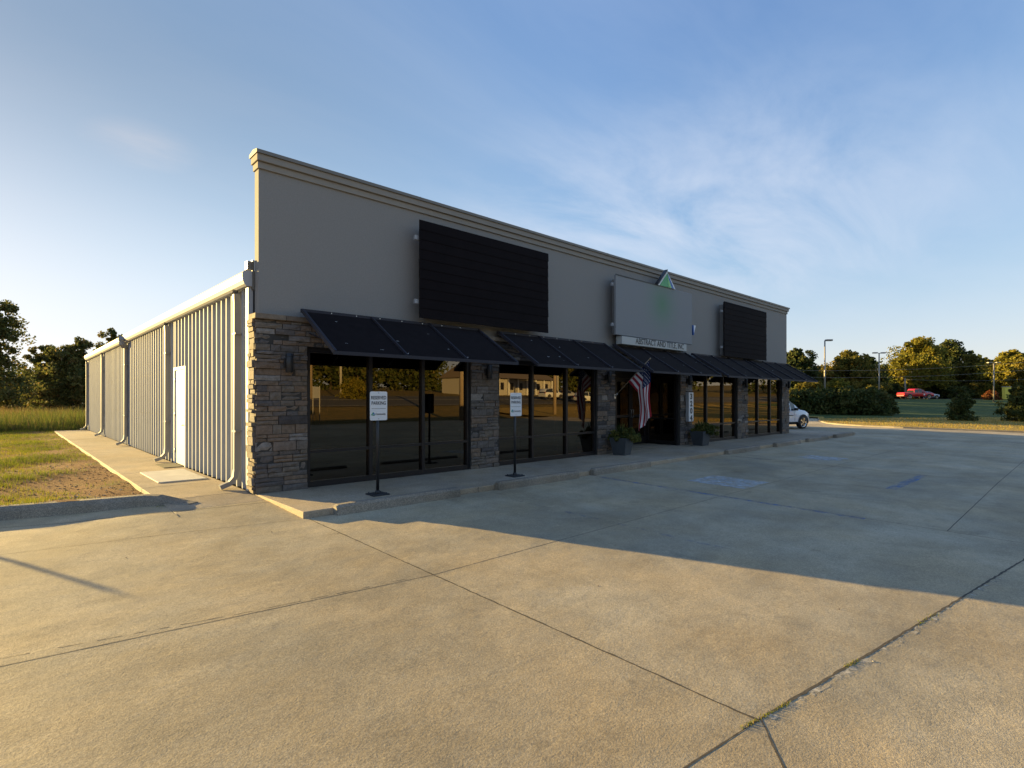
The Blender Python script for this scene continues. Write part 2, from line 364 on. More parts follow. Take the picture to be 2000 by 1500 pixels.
M['carr'] = mat('car_red', (.62, .015, .02), .28, coat=.6)
M['cars'] = mat('car_silver', (.42, .43, .45), .3, .4, coat=.5)
M['carglass'] = mat('car_glass', (.02, .025, .03), .05, 0, .8)
M['chrome'] = mat('chrome', (.6, .6, .6), .2, .9)
M['lamp'] = mat('lamp_lens', (.6, .6, .62), .15, 0, .7); M['tail'] = mat('tail_lens', (.4, .01, .01), .2, 0, .6)
M['flagr'] = mat('flag_red', (.34, .022, .035), .8, trans=.3); M['flagw'] = mat('flag_white', (.72, .70, .70), .8, trans=.3); M['flagb'] = mat('flag_blue', (.012, .022, .085), .8, trans=.3)
M['siding'] = mat('white_siding', (.40, .39, .36), .8); M['shingle'] = mat('shingle', (.16, .13, .11), .9, noise=(5, .2))
M['canopyo'] = mat('canopy_orange', (.5, .2, .06), .6)

# tinted reflective storefront glass: reflection over a dark tinted view of the room
def glassmat(name, refl, tcol):
    m = bpy.data.materials.new(name); m.use_nodes = True; t = m.node_tree; t.nodes.remove(t.nodes['Principled BSDF'])
    gl = N(t, 'ShaderNodeBsdfGlossy'); gl.inputs['Color'].default_value = (*refl, 1); gl.inputs['Roughness'].default_value = .004
    tr = N(t, 'ShaderNodeBsdfTransparent'); tr.inputs[0].default_value = (*tcol, 1)
    lw = N(t, 'ShaderNodeFresnel'); lw.inputs[0].default_value = 1.52
    mr = N(t, 'ShaderNodeMapRange'); mr.inputs[1].default_value = 0; mr.inputs[2].default_value = 1; mr.inputs[3].default_value = .085; mr.inputs[4].default_value = 1
    t.links.new(lw.outputs[0], mr.inputs[0]); ms = N(t, 'ShaderNodeMixShader'); t.links.new(mr.outputs[0], ms.inputs[0])
    t.links.new(tr.outputs[0], ms.inputs[1]); t.links.new(gl.outputs[0], ms.inputs[2]); t.links.new(ms.outputs[0], t.nodes['Material Output'].inputs[0])
    return m
M['glass'] = glassmat('tinted_glass', (1.0, .83, .64), (.12, .09, .10))

# ------------------------------------------------------------ terrain
def sm(a, b, x): 
    t = min(1, max(0, (x - a) / (b - a))); return t * t * (3 - 2 * t)
def lot_z(x, y):
    z = .021 * (max(y, -14) + 1.9) if y < -1.9 else 0
    if y > -1.9: z += .055 * sm(-2.6, -1.25, x) * (1 - sm(.1, .4, x)) * min(1, (y + 1.9) / 1.45)
    return z
def ground_z(x, y):
    z = -.12 if y > -1.9 else lot_z(x, y) - .12
    q = .485 * x + .874 * y
    z += 1.42 * sm(24.7, 60, q) * sm(33, 42, x)
    if y < -27: z += 2.3 * sm(-29, -60, y) + 1.3 * sm(-60, -90, y)
    d = math.hypot(x, y)
    if d > 130: z += 10 * sm(130, 600, d)
    return z
xs = np.concatenate([np.linspace(-1500, -150, 14), np.linspace(-120, -50, 15), np.arange(-46, 130, 2.0), np.linspace(134, 260, 22), np.linspace(300, 1500, 14)])
ys = np.concatenate([np.linspace(-1500, -150, 14), np.linspace(-130, -102, 6), np.arange(-98, 100, 2.0), np.linspace(104, 230, 18), np.linspace(280, 1500, 14)])
V = np.array([(x, y, ground_z(x, y)) for y in ys for x in xs]); nx, ny = len(xs), len(ys)
ii, jj = np.meshgrid(np.arange(nx - 1), np.arange(ny - 1)); a = (jj * nx + ii).ravel()
tag(npmesh('ground', V, np.stack([a, a + 1, a + nx + 1, a + nx], 1), M['ground'], smooth=True), kind='structure')

def rows(name, ylist, xl, xr, zf, n, m, parent=None):
    V = []; 
    for y in ylist:
        x0, x1 = xl(y), xr(y)
        for i in range(n + 1): x = x0 + (x1 - x0) * (i / n); V.append((x, y, zf(x, y)))
    V = np.array(V); k = n + 1; ii, jj = np.meshgrid(np.arange(n), np.arange(len(ylist) - 1)); a = (jj * k + ii).ravel()
    return npmesh(name, V, np.stack([a, a + 1, a + k + 1, a + k], 1), m, parent, smooth=True)
def lotxr(y): return float(np.interp(y, [-28, -12, -7, -4, -2, 0, 1.5, 2.6, 4, 6, 30], [37, 34.8, 34.4, 33.4, 32.7, 33.3, 34.3, 35.8, 39, 45, 45]))
KERB = [(-40, 6.0), (-12, 2.3), (-6, 1.42), (-4, 1.10), (-3, .93), (-2.4, .78), (-1.9, .58), (-1.5, .36), (-1.2, .12), (-1.03, -.12)]
KERB = [(x, y - (.17 if x < -1.6 else .10 if x < -1.3 else .05)) for x, y in KERB]
kx = [p[0] for p in KERB]; ky = [p[1] for p in KERB]
def kerb_y(x): return float(np.interp(x, kx, ky))
lot = thing('parking_lot', None, None); lot['kind'] = 'structure'
# main lot, right part and left part by the kerb form the lot surface
V1 = []; 
rows('slab', list(np.linspace(-28, -1.9, 60)), lambda y: -40, lotxr, lot_z, 80, M['lot'], lot)
rows('slab', list(np.linspace(-1.9, 30, 50)), lambda y: 22.42, lotxr, lot_z, 20, M['lot'], lot)
# left part: columns from the lot up to the kerb
xc = sorted(set(list(np.linspace(-40, -3, 30)) + list(np.linspace(-3, -1.0, 40)) + [-1.241, -1.239, -.7, -.35, 0]))
V = []; nr = 16
for x in xc:
    y1 = (kerb_y(x) + .06) if x < -1.24 else -.43
    for j in range(nr + 1): y = -1.9 + (y1 + 1.9) * j / nr; V.append((x, y, lot_z(x, y)))
V = np.array(V); k = nr + 1; ii, jj = np.meshgrid(np.arange(nr), np.arange(len(xc) - 1)); a = (jj * k + ii).ravel()
npmesh('slab', V, np.stack([a, a + k, a + k + 1, a + 1], 1), M['lot'], lot, smooth=True)

def strip(mb, pts, w, dz=.004, jit=.35, step=.12, zf=lot_z, mi=0, gap=0.0):
    """a jagged ribbon that follows the surface: joints, cracks and painted lines"""
    P = []
    for (x0, y0), (x1, y1) in zip(pts[:-1], pts[1:]):
        L = math.hypot(x1 - x0, y1 - y0); n = max(1, int(L / step))
        P += [(x0 + (x1 - x0) * i / n, y0 + (y1 - y0) * i / n) for i in range(n)]
    P.append(pts[-1]); prev = None
    for i, (x, y) in enumerate(P):
        x2, y2 = P[min(i + 1, len(P) - 1)]; x1, y1 = P[max(i - 1, 0)]; L = math.hypot(x2 - x1, y2 - y1) or 1
        nx_, ny_ = -(y2 - y1) / L, (x2 - x1) / L
        a_, b_ = w / 2 * (1 + random.uniform(-jit, jit)), w / 2 * (1 + random.uniform(-jit, jit)); o_ = w * random.uniform(-jit, jit) * .4
        cur = [(x + nx_ * (a_ + o_), y + ny_ * (a_ + o_)), (x - nx_ * (b_ - o_), y - ny_ * (b_ - o_))]
        cur = [(p[0], p[1], zf(*p) + dz) for p in cur]
        if prev and random.random() > gap: mb.quad(prev[1], cur[1], cur[0], prev[0], mi)
        prev = cur
def joint(pts, w=.012, jit=.4, step=.12, m='joint', dz=.0012, gap=0.):
    mb = MB(); strip(mb, pts, w, dz, jit, step, gap=gap); return mb.build('joint', M[m], lot)
joint([(.05, -1.95), (.05, -7.88)], .016, .5, .06)
joint([(-40, -.3), (-2.95, -4.46), (.05, -4.83), (6.1, -4.77), (34, -4.72)], .009, .3)
joint([(-8, -5.0), (-2.95, -4.33), (-1.5, -4.6), (-.2, -4.76)], .006, .9, .07, gap=.35)
joint([(-12, -.35), (-2.97, -1.39), (-.05, -1.88)], .006, .3, dz=.002)
joint([(-12, 1.1), (-2.97, .20), (-1.9, -.19), (-1.25, -.47), (0, -.60)], .014, .3, dz=.002)
joint([(-9, -7.2), (-.59, -7.80), (.08, -7.88)], .009, .45, .06)
joint([(.08, -7.88), (-.23, -8.11), (-1.5, -9.3), (-4, -11.6)], .010, .6, .05)
joint([(.08, -7.88), (1.58, -8.10), (5.25, -8.62), (16, -10.1), (33, -12.4)], .017, .45, .05, dz=.0022)
mb = MB(); strip(mb, [(.12, -7.915), (1.58, -8.135), (3.4, -8.385), (4.2, -8.50)], .055, .0016, .25, .08); mb.build('joint_crumbs', M['crumbs'], lot)
joint([(6.1, -1.95), (6.1, -27)], .010, .4)
joint([(12.1, -1.95), (12.15, -27)], .010, .4)
joint([(18.2, -1.95), (18.2, -27)], .009, .4)
joint([(24.3, -2.2), (24.3, -27)], .009, .4)
joint([(6.1, -7.82), (12.1, -7.80), (18, -7.83), (34, -7.9)], .011, .4)
joint([(25, 0.5), (33, .5)], .010, .3)
def line(pts, w, m): 
    mb = MB(); strip(mb, pts, w, .003, .12, .25); return mb.build('painted_line', M[m], lot)
line([(6.02, -2.2), (6.04, -6.9)], .085, 'blue'); line([(9.24, -2.1), (9.24, -6.5)], .08, 'blue_faint'); line([(12.02, -2.1), (12.05, -6.5)], .08, 'blue_faint')
line([(9.3, -6.52), (12.0, -6.56)], .17, 'blue'); line([(3.06, -2.1), (3.06, -6.4)], .07, 'blue_faint').hide_render = False
mb = MB(); strip(mb, [(7.06, -4.14), (8.2, -4.14)], 1.14, .003, .03, .2); mb.build('painted_symbol', M['pale'], lot)
mb = MB()
for k in range(26):
    t_ = PI * .1 + k / 25 * 1.5 * PI; x = 7.62 + .30 * math.cos(t_); y = -4.22 + .30 * math.sin(t_); x2 = 7.62 + .30 * math.cos(t_ + .2); y2 = -4.22 + .30 * math.sin(t_ + .2)
    strip(mb, [(x, y), (x2, y2)], .09, .0045, .1)
strip(mb, [(7.62, -3.72), (7.62, -4.2), (7.86, -4.25), (7.98, -4.5)], .09, .0048, .1); strip(mb, [(7.55, -3.68), (7.69, -3.68)], .12, .0051, .1)
mb.build('painted_symbol', M['blue_faint'], lot)
mb = MB(); strip(mb, [(13.2, -4.0), (14.2, -4.0)], .9, .003, .25, .12); mb.build('painted_symbol', M['pale'], lot)

# sidewalk along the front and path along the side
SWY, SWZ = -1.87, .09
def front_walk():
    mb = MB()
    ex = [0.0] + [round(.0 + 3.05 * i, 2) for i in range(1, 9)] + [25.0]
    for a_, b_ in zip(ex[:-1], ex[1:]):
        mb.box(a_ + (.006 if a_ else 0), b_ - .006, SWY, .3 if b_ < 22.5 else .3, -.15, SWZ, bev=.008)
    mb.box(22.35, 25, .306, 3.0, -.15, SWZ, bev=.008)
    return tag(mb.build('sidewalk', M['walk']), kind='structure')
front_walk()
mb = MB(); ey = [-.43, .4, 1.9, 4.28, 7.4, 10.5, 13.7, 16.8, 20, 24.2]
for a_, b_ in zip(ey[:-1], ey[1:]): mb.box(-1.24, -.004, a_ + .005, b_ - .005, -.15, SWZ, bev=.008)
mb.v = [(p[0], p[1], p[2] - .034 * (1 - sm(-.43, .3, p[1])) if p[2] > 0 else p[2]) for p in mb.v]
if 0: pass
tag(mb.build('path', M['walk']), kind='structure')
# kerb with a rolled face, tapering at its end
mb = MB(); prof = [(-.02, -.1), (0, .0), (.03, .11), (.06, .155), (.10, .17), (.24, .17), (.26, -.1)]
pts = []
for i in range(len(KERB) - 1):
    n = max(2, int(math.hypot(KERB[i + 1][0] - KERB[i][0], KERB[i + 1][1] - KERB[i][1]) / .15)); n = min(n, 30)
    pts += [(KERB[i][0] + (KERB[i + 1][0] - KERB[i][0]) * k / n, KERB[i][1] + (KERB[i + 1][1] - KERB[i][1]) * k / n) for k in range(n)]
pts.append(KERB[-1]); vs_ = []
for i, p in enumerate(pts):
    a_, b_ = pts[max(i - 1, 0)], pts[min(i + 1, len(pts) - 1)]; L = math.hypot(b_[0] - a_[0], b_[1] - a_[1]); nxk, nyk = -(b_[1] - a_[1]) / L, (b_[0] - a_[0]) / L
    s_ = 1 - .7 * sm(-1.45, -1.03, p[0]); zb = lot_z(*p) * .6
    for (o, z) in prof: vs_.append((p[0] + nxk * o, p[1] + nyk * o, zb + (z * s_ if z > 0 else z)))
k = len(prof)
mb.add(vs_, [(i * k + j, (i + 1) * k + j, (i + 1) * k + j + 1, i * k + j + 1) for i in range(len(pts) - 1) for j in range(k - 1)] + [[(len(pts) - 1) * k + j for j in range(k)]], smooth=False)
tag(mb.build('kerb', M['kerb']), kind='structure')

# lawns
def ll_z(x, y): return .03 + .03 * math.sin(x * 2.1) * math.sin(y * 1.3) + (.115 * (1 - sm(0, 1.2, y - kerb_y(x) - .1))) * (1 - sm(-1.9, -1.3, x) * .7) + .012 * math.sin(x * 9 + y * 4)
xc = np.concatenate([np.linspace(-40, -6, 20), np.linspace(-5.8, -1.25, 50)]); V = []; nr = 120
for x in xc:
    y0 = kerb_y(x) + .11
    for j in range(nr + 1): y = y0 + (75 - y0) * (j / nr) ** 1.7; V.append((x, y, ll_z(x, y)))
V = np.array(V); k = nr + 1; ii, jj = np.meshgrid(np.arange(nr), np.arange(len(xc) - 1)); a = (jj * k + ii).ravel()
tag(npmesh('lawn', V, np.stack([a, a + k, a + k + 1, a + 1], 1), M['lawn_l'], smooth=True), kind='structure')
rows_l = rows('lawn', list(np.linspace(24.3, 75, 30)), lambda y: -1.25, lambda y: 24, lambda x, y: .04, 10, M['lawn_l']); tag(rows_l, kind='structure')
def lr_z(x, y): return max(ground_z(x, y) + .125, lot_z(x, y) - .02) + .06
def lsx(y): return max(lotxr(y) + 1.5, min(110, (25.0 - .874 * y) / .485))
tag(rows('lawn', list(np.linspace(-40, 34, 75)), lambda y: lotxr(y) + .15, lsx, lr_z, 30, M['lawn_sunlit']), kind='structure')  # golden sun-coloured strip, ending where the shade on the slope begins
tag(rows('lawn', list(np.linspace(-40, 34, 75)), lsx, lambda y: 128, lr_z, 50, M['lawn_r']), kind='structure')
mb = MB(); prev = None
for y in np.linspace(-28, 5.5, 80):
    x = lotxr(y); z = lot_z(x, y)
    cur = [(x - .02, y, z - .05), (x, y, z + .05), (x + .03, y, z + .07), (x + .17, y, z + .07), (x + .17, y, z - .1)]
    if prev: 
        for j in range(4): mb.quad(prev[j], cur[j], cur[j + 1], prev[j + 1])
    prev = cur
tag(mb.build('kerb', M['kerb']), kind='structure')

# roads: behind the camera and on top of the rise at the right
V = rows('road', list(np.linspace(-57, -44, 8)), lambda y: -150, lambda y: 200, lambda x, y: ground_z(x, y) + .05, 60, M['asph']); tag(V, kind='structure')
mb = MB()
for yy in (-44.6, -50.3, -50.7, -56.4):
    for k in range(-12, 18): 
        x0 = k * 10; mb.quad(*[(x, y, ground_z(x, y) + .075) for x, y in ((x0, yy), (x0 + 10, yy), (x0 + 10, yy + .14), (x0, yy + .14))])
tag(mb.build('road_markings', M['roadline']), kind='structure')
mb = MB(); c0 = at(1400, 91); c1 = at(2300, 90); d = Vector((c1[0] - c0[0], c1[1] - c0[1], 0)).normalized(); nn = Vector((-d.y, d.x, 0))
for k in range(60):
    P = [Vector((*c0, 0)) + d * s - nn * o for s, o in ((k * 2, 4), (k * 2 + 2, 4), (k * 2 + 2, -4), (k * 2, -4))]
    mb.quad(*[(p.x, p.y, lr_z(p.x, p.y) + .06) for p in P])
tag(mb.build('road', M['asph']), kind='structure')

# ------------------------------------------------------------ building
BL = 22.35; WX = .06
bld = thing('commercial_building', 'long grey stucco and stone storefront building with ribbed metal side wall', 'building')
WIN = [(.82, 4.38, (2.04, 3.20)), (5.17, 8.74, (6.32, 7.56)), (13.83, 17.23, (14.95, 16.18)), (18.12, 21.54, (19.21, 20.44))]
ENT = (9.54, 13.06); ENTD = 1.27
PIERS = [(0, .82), (4.38, 5.17), (8.74, 9.54), (13.06, 13.83), (17.23, 18.12), (21.54, BL)]
mb = MB(); mb.box(WX, BL - .06, .08, .26, 2.99, 5.55); mb.build('facade_wall', M['stucco'], bld)
mb = MB()
mb.box(WX - .022, BL - .03, .045, .285, 5.335, 5.443, bev=.004); mb.box(WX - .045, BL + .0, .0, .31, 5.445, 5.562, bev=.004); mb.build('cornice', M['trimst'], bld)
mb = MB(); e_ = [WX - .065, 3.1, 6.1, 9.2, 12.2, 15.3, 18.3, BL + .03]
for a_, b_ in zip(e_[:-1], e_[1:]):
    mb.prism([(-.03, 5.555), (-.03, 5.61), (.155, 5.645), (.34, 5.61), (.34, 5.555)], a_ + .003, b_ - .003, plane='yz')
    mb.prism([(-.034, 5.553), (-.034, 5.613), (.155, 5.649), (.155, 5.56)], b_ - .03, b_ - .004, plane='yz')
mb.build('coping', M['coping'], bld)

def stones(mb, x0, x1, z0, z1, face='y', base=0.0, rough=.035, side=None):
    z = z0
    while z < z1 - .02:
        h = random.choice([.055, .075, .09, .105, .12, .14, .155]); h = min(h, z1 - z)
        if z1 - z - h < .04: h = z1 - z
        x = x0 - (0 if face == 'x' else 0)
        while x < x1 - .01:
            wd = random.uniform(.13, .40) * (1.1 if h > .09 else 1)
            if x1 - x - wd < .10: wd = x1 - x
            d = random.uniform(0.004, rough); ti = min(1, max(0, random.gauss(.42, .24)))
            if random.random() < .07: ti = .68
            sub = [(z, z + h)] if h < .12 or random.random() < .55 else [(z, z + h * .5), (z + h * .5, z + h)]
            for (za, zb) in sub:
                g = .0055; dd = d + random.uniform(-.008, .008); xa, xb = x + g, x + wd - g
                if face == 'y':
                    left = -random.uniform(0, .03) if abs(x - x0) < 1e-6 and side else 0
                    nxs = 4
                    top = []
                    # irregular split face: a small grid of front points
                    cols = 4; rws = 3; vs = []
                    for r_ in range(rws):
                        for c_ in range(cols):
                            ed = (r_ in (0, rws - 1)) or (c_ in (0, cols - 1))
                            vs.append((xa + (xb - xa) * c_ / (cols - 1) + (0 if ed else random.uniform(-.01, .01)) + (left if c_ == 0 else 0), base - dd - random.uniform(-.006, .009) + (.009 if ed else 0), za + g * .8 + (zb - za - 1.6 * g) * r_ / (rws - 1) + random.uniform(-.002, .002)))
                    n0 = len(vs); 
                    for (c_, r_) in ((0, 0), (cols - 1, 0), (cols - 1, rws - 1), (0, rws - 1)):
                        p = vs[r_ * cols + c_]; vs.append((p[0], base + .03, p[2]))
                    fs = [(r_ * cols + c_, r_ * cols + c_ + 1, (r_ + 1) * cols + c_ + 1, (r_ + 1) * cols + c_) for r_ in range(rws - 1) for c_ in range(cols - 1)]
                    bo = list(range(cols)); to = [(rws - 1) * cols + c_ for c_ in range(cols)]; le = [r_ * cols for r_ in range(rws)]; ri = [r_ * cols + cols - 1 for r_ in range(rws)]
                    fs += [[n0] + [n0 + 1] + bo[::-1], [n0 + 2, n0 + 3] + to, [n0 + 3, n0] + le, [n0 + 1, n0 + 2] + ri[::-1]]
                    mb.add(vs, fs, 0, min(1, max(0, ti + random.uniform(-.06, .06))))
                else:   # face toward -x, x range means y range
                    mb.box(-dd - .004 - random.uniform(0, .035), .05, xa, xb, za + g * .8, zb - g * .8, 0, ti, j=.006)
            x += wd
        z += h
mb = MB(); stones(mb, .0, BL, 2.5, 2.90, rough=.045, side=1); stones(mb, .02, .30, 2.5, 2.90, 'x'); mb.box(.02, BL - .02, .0, .25, 2.5, 2.90, 1); mb.build('stone_lintel', [M['stone'], M['mortar']], bld)
for i, (a_, b_) in enumerate(PIERS):
    mb = MB(); stones(mb, a_, b_, SWZ, 2.5, rough=.045, side=1 if i == 0 else None)
    if i == 0: stones(mb, .02, .30, SWZ, 2.5, 'x')
    else:
        for k in range(2):
            pass
    mb.box(a_ + .004, b_ - .004, .0, .27, SWZ, 2.5, 1)
    mb.build('stone_pier', [M['stone'], M['mortar']], bld)
mb = MB(); x = -.04
while x < BL:
    wd = min(random.uniform(.4, .62), BL + .03 - x); mb.box(x + .003, x + wd - .003, -.065 + random.uniform(-.008, .008), .25, 2.90, 2.985, 0, random.random(), j=.003, bev=.006); x += wd
mb.build('stone_ledge', M['ledge'], bld)

def window(x0, x1, mull, par, y=.10, z0=SWZ, z1=2.5, rail=.70, kx=.07):
    fr = MB(); fy0, fy1 = y - .055, y + .055
    fr.box(x0 + .003, x1 - .003, fy0, fy1, z0 + .002, z0 + .10); fr.box(x0 + .003, x1 - .003, fy0, fy1, z1 - .09, z1 - .002)
    xx = [x0 + .003, x1 - kx - .003] + [m_ - kx / 2 for m_ in mull]
    for a_ in xx: fr.box(a_, a_ + kx, fy0 - .003, fy1 + .003, z0 + .10, z1 - .09)
    xs_ = sorted(xx)
    for a_, b_ in zip(xs_[:-1], xs_[1:]): fr.box(a_ + kx, b_, fy0, fy1, rail - .025, rail + .025)
    f = fr.build('window', M['bronze'], par)
    g = MB()
    for a_, b_ in zip(xs_[:-1], xs_[1:]):
        g.quad((a_ + kx, y, z0 + .10), (b_, y, z0 + .10), (b_, y, rail - .025), (a_ + kx, y, rail - .025)); g.quad((a_ + kx, y, rail + .025), (b_, y, rail + .025), (b_, y, z1 - .09), (a_ + kx, y, z1 - .09))
    g.build('pane', M['glass'], f)
    return f
for (a_, b_, mu) in WIN: window(a_, b_, mu, bld)
# recessed entrance
Y = ENTD
window(ENT[0] + .01, 11.15, (), bld, Y, rail=.95)
fr = MB(); fr.box(11.15, 11.25, Y - .055, Y + .055, SWZ, 2.5); fr.box(13.0, 13.055, Y - .055, Y + .055, SWZ, 2.5); fr.box(11.25, 13.0, Y - .055, Y + .055, 2.28, 2.5); fr.build('door_frame', M['bronze'], bld)
for (a_, b_, hs) in ((11.25, 12.12, 1), (12.13, 13.0, 0)):
    fr = MB(); s_ = .09
    fr.box(a_ + .004, a_ + s_, Y - .03, Y + .03, SWZ + .01, 2.275); fr.box(b_ - s_, b_ - .004, Y - .03, Y + .03, SWZ + .01, 2.275)
    fr.box(a_ + s_, b_ - s_, Y - .028, Y + .028, SWZ + .01, .35); fr.box(a_ + s_, b_ - s_, Y - .028, Y + .028, 2.16, 2.275); fr.box(a_ + s_, b_ - s_, Y - .028, Y + .028, 1.0, 1.08)
    d = fr.build('door', M['bronze'], bld)
    g = MB(); g.quad((a_ + s_, Y, .35), (b_ - s_, Y, .35), (b_ - s_, Y, 1.0), (a_ + s_, Y, 1.0)); g.quad((a_ + s_, Y, 1.08), (b_ - s_, Y, 1.08), (b_ - s_, Y, 2.16), (a_ + s_, Y, 2.16)); g.build('pane', M['glass'], d)
    h = MB(); hx = (b_ - .05) if hs else (a_ + .05)
    h.tube([(hx, Y - .03, 1.0), (hx, Y - .09, 1.0), (hx, Y - .09, 1.25), (hx, Y - .03, 1.25)], .012); h.build('handle', M['steel'], d)
# glazed side of the recess (right) and stone-free left return
fr = MB(); X = 13.05
fr.box(X - .055, X + .045, .09, .17, SWZ, 2.5); fr.box(X - .055, X + .045, Y - .13, Y - .06, SWZ, 2.5); fr.box(X - .05, X + .04, .17, Y - .13, SWZ, .22); fr.box(X - .05, X + .04, .17, Y - .13, 2.38, 2.5); fr.box(X - .05, X + .04, .17, Y - .13, .93, .98)
f = fr.build('window', M['bronze'], bld); g = MB(); g.quad((X, Y - .13, .22), (X, .17, .22), (X, .17, .93), (X, Y - .13, .93)); g.quad((X, Y - .13, .98), (X, .17, .98), (X, .17, 2.38), (X, Y - .13, 2.38)); g.build('pane', M['glass'], f)
mb = MB(); mb.box(ENT[0] - .08, ENT[0], .27, Y + .05, SWZ, 2.5); mb.box(ENT[0], ENT[1], .25, Y + .1, 2.5, 2.55); mb.build('entrance_return', M['int'], bld)
mb = MB(); mb.box(ENT[0] - .05, ENT[1] + .05, .31, Y + .05, -.1, SWZ + .002); mb.build('entrance_floor', M['walk'], bld)
# interior
mb = MB(); mb.box(.3, 22.0, 1.42, 8.0, .0, .085); mb.box(.3, ENT[0] - .1, .31, 1.42, .0, .085); mb.box(ENT[1] + .1, 22.0, .31, 1.42, .0, .085); mb.build('interior_floor', M['intfloor'], bld)
mb = MB(); mb.box(.3, 22.0, 8.0, 8.1, .0, 3.0); mb.box(.3, 22.0, .28, 8.0, 2.9, 3.0); mb.box(4.75, 4.85, 2.6, 8.0, .09, 2.9); mb.box(9.0, 9.1, 1.8, 8, .09, 2.9); mb.box(13.5, 13.6, 1.8, 8, .09, 2.9); mb.box(17.7, 17.8, 1.8, 8, .09, 2.9); mb.build('partition', M['int'], bld)

# metal side: ribbed panels, y from .32 to 23.9
BY0, BY1, EZ = .32, 23.9, 3.46
def ribbed(mb, y0, y1, z0, z1, x=.05, pitch=.305):
    prof = []; y = y0
    while y < y1:
        for (dy, dx) in ((0, 0), (.012, .062), (.060, .062), (.072, 0), (.15, 0), (.155, .006), (.165, .006), (.17, 0), (.225, 0), (.23, .006), (.24, .006), (.245, 0)):
            if y + dy <= y1: prof.append((y + dy, x - dx))
        y += pitch
    prof.append((y1, x))
    for (a_, b_) in zip(prof[:-1], prof[1:]): mb.quad((b_[1], b_[0], z0), (a_[1], a_[0], z0), (a_[1], a_[0], z1), (b_[1], b_[0], z1))
DY0, DY1, DZ = 4.66, 5.66, 2.28
mb = MB(); ribbed(mb, BY0, DY0 - .02, SWZ + .01, EZ); ribbed(mb, DY0 - .02, DY1 + .02, DZ + .02, EZ); ribbed(mb, DY1 + .02, BY1, SWZ + .01, EZ)
mb.box(.16, .2, BY0, BY1, .05, EZ)
for y in np.arange(.4, 23.8, .305):       # screws at the girts
    if DY0 - .1 < y < DY1 + .1: continue
    for z in (1.2, 2.25):
        mb.box(.010 - .004, .018, y + .03, y + .045, z, z + .014, 1)
mb.build('side_wall', [M['panel'], M['blackrough']], bld)
mb = MB(); mb.box(-.03, .05, .30, .42, SWZ + .01, EZ, bev=.004); mb.build('corner_trim', M['gutter'], bld)
mb = MB(); mb.box(-.02, .05, 23.85, 23.97, SWZ + .01, EZ, bev=.004); mb.build('corner_trim', M['gutter'], bld)
mb = MB(); mb.prism([(.17, EZ), (BL - .17, EZ), (BL - .17, EZ + .2), (BL / 2, 4.7), (.17, EZ + .2)], 23.8, 23.9, plane='xz'); mb.box(.2, BL - .2, 23.75, 23.82, 0, EZ); mb.box(BL - .1, BL - .02, .3, 23.9, 0, EZ + .2); mb.build('end_wall', M['panel'], bld)
mb = MB(); mb.prism([(-.03, 3.66), (-.03, 3.70), (BL / 2, 4.80), (BL + .03, 3.70), (BL + .03, 3.66), (BL / 2, 4.75)], .27, 24.05); mb.build('roof', M['roofm'], bld)
mb = MB(); gp = [(.03, 3.45), (-.07, 3.45), (-.10, 3.48), (-.125, 3.54), (-.135, 3.60), (-.13, 3.65), (-.105, 3.69), (-.08, 3.70), (-.08, 3.69), (-.10, 3.67), (-.115, 3.60), (-.09, 3.48), (.03, 3.465)]
mb.prism(gp, .27, 24.1); mb.prism(gp[:8] + [(.03, 3.70)], .262, .27); mb.prism(gp[:8] + [(.03, 3.70)], 24.1, 24.108)
mb.build('gutter', M['gutter'], bld)
mb = MB(); mb.box(-.05, .045, .27, .40, 3.73, 3.86); mb.box(.02, .055, .25, .31, 3.40, 3.88); mb.build('roof_flashing', M['coping'], bld)
DS = [.79, 6.2, 12.37, 18.11, 23.72]
for i, y in enumerate(DS):
    mb = MB(); xo = -.062
    def sp(pts): mb.tube(pts, 1, 4, 0, .5, True, False, (.05, .038))
    sp([(xo - .02, y, 3.45), (xo - .02, y, 3.38), (xo, y, 3.24), (xo, y, .42), (xo - .03, y, .28), (xo - .11, y, .19), (xo - .26, y, .135)])
    d = mb.build('downspout', M['downspout'], bld)
    for z in (1.05, 2.7): st = MB(); st.box(xo - .048, .04, y - .085, y + .085, z, z + .03); st.build('strap', M['downspout'], d)
mb = MB(); mb.tube([(-.13, 12.37, 3.60), (-.19, 12.30, 3.50), (-.16, 12.3, 3.38), (-.08, 12.35, 3.28)], 1, 4, 0, .5, True, False, (.08, .06)); mb.build('downspout_elbow', M['downspout'], bld)
# white side door
mb = MB(); mb.box(-.02, .06, DY0 - .06, DY0, SWZ, DZ + .06); mb.box(-.02, .06, DY1, DY1 + .06, SWZ, DZ + .06); mb.box(-.02, .06, DY0, DY1, DZ, DZ + .06); fo = mb.build('side_door', M['white'], bld, 'white steel door in its white frame in the ribbed side wall')
mb = MB(); mb.box(.012, .05, DY0 + .004, DY1 - .004, SWZ + .012, DZ - .004, bev=.004); mb.build('door_leaf', M['white'], fo)
mb = MB(); mb.tube([(.012, DY0 + .09, 1.02), (-.05, DY0 + .09, 1.02), (-.055, DY0 + .20, 1.02)], .012); mb.build('handle', M['steel'], fo); mb = MB(); mb.tube([(.012, DY0 + .09, 1.2), (-.01, DY0 + .09, 1.2)], .028, 10); mb.build('deadbolt', M['steel'], fo)
for z in (.35, 1.2, 2.0): mb = MB(); mb.tube([(.0, DY1 + .0, z), (.0, DY1, z + .1)], .012, 6); mb.build('hinge', M['steel'], fo)

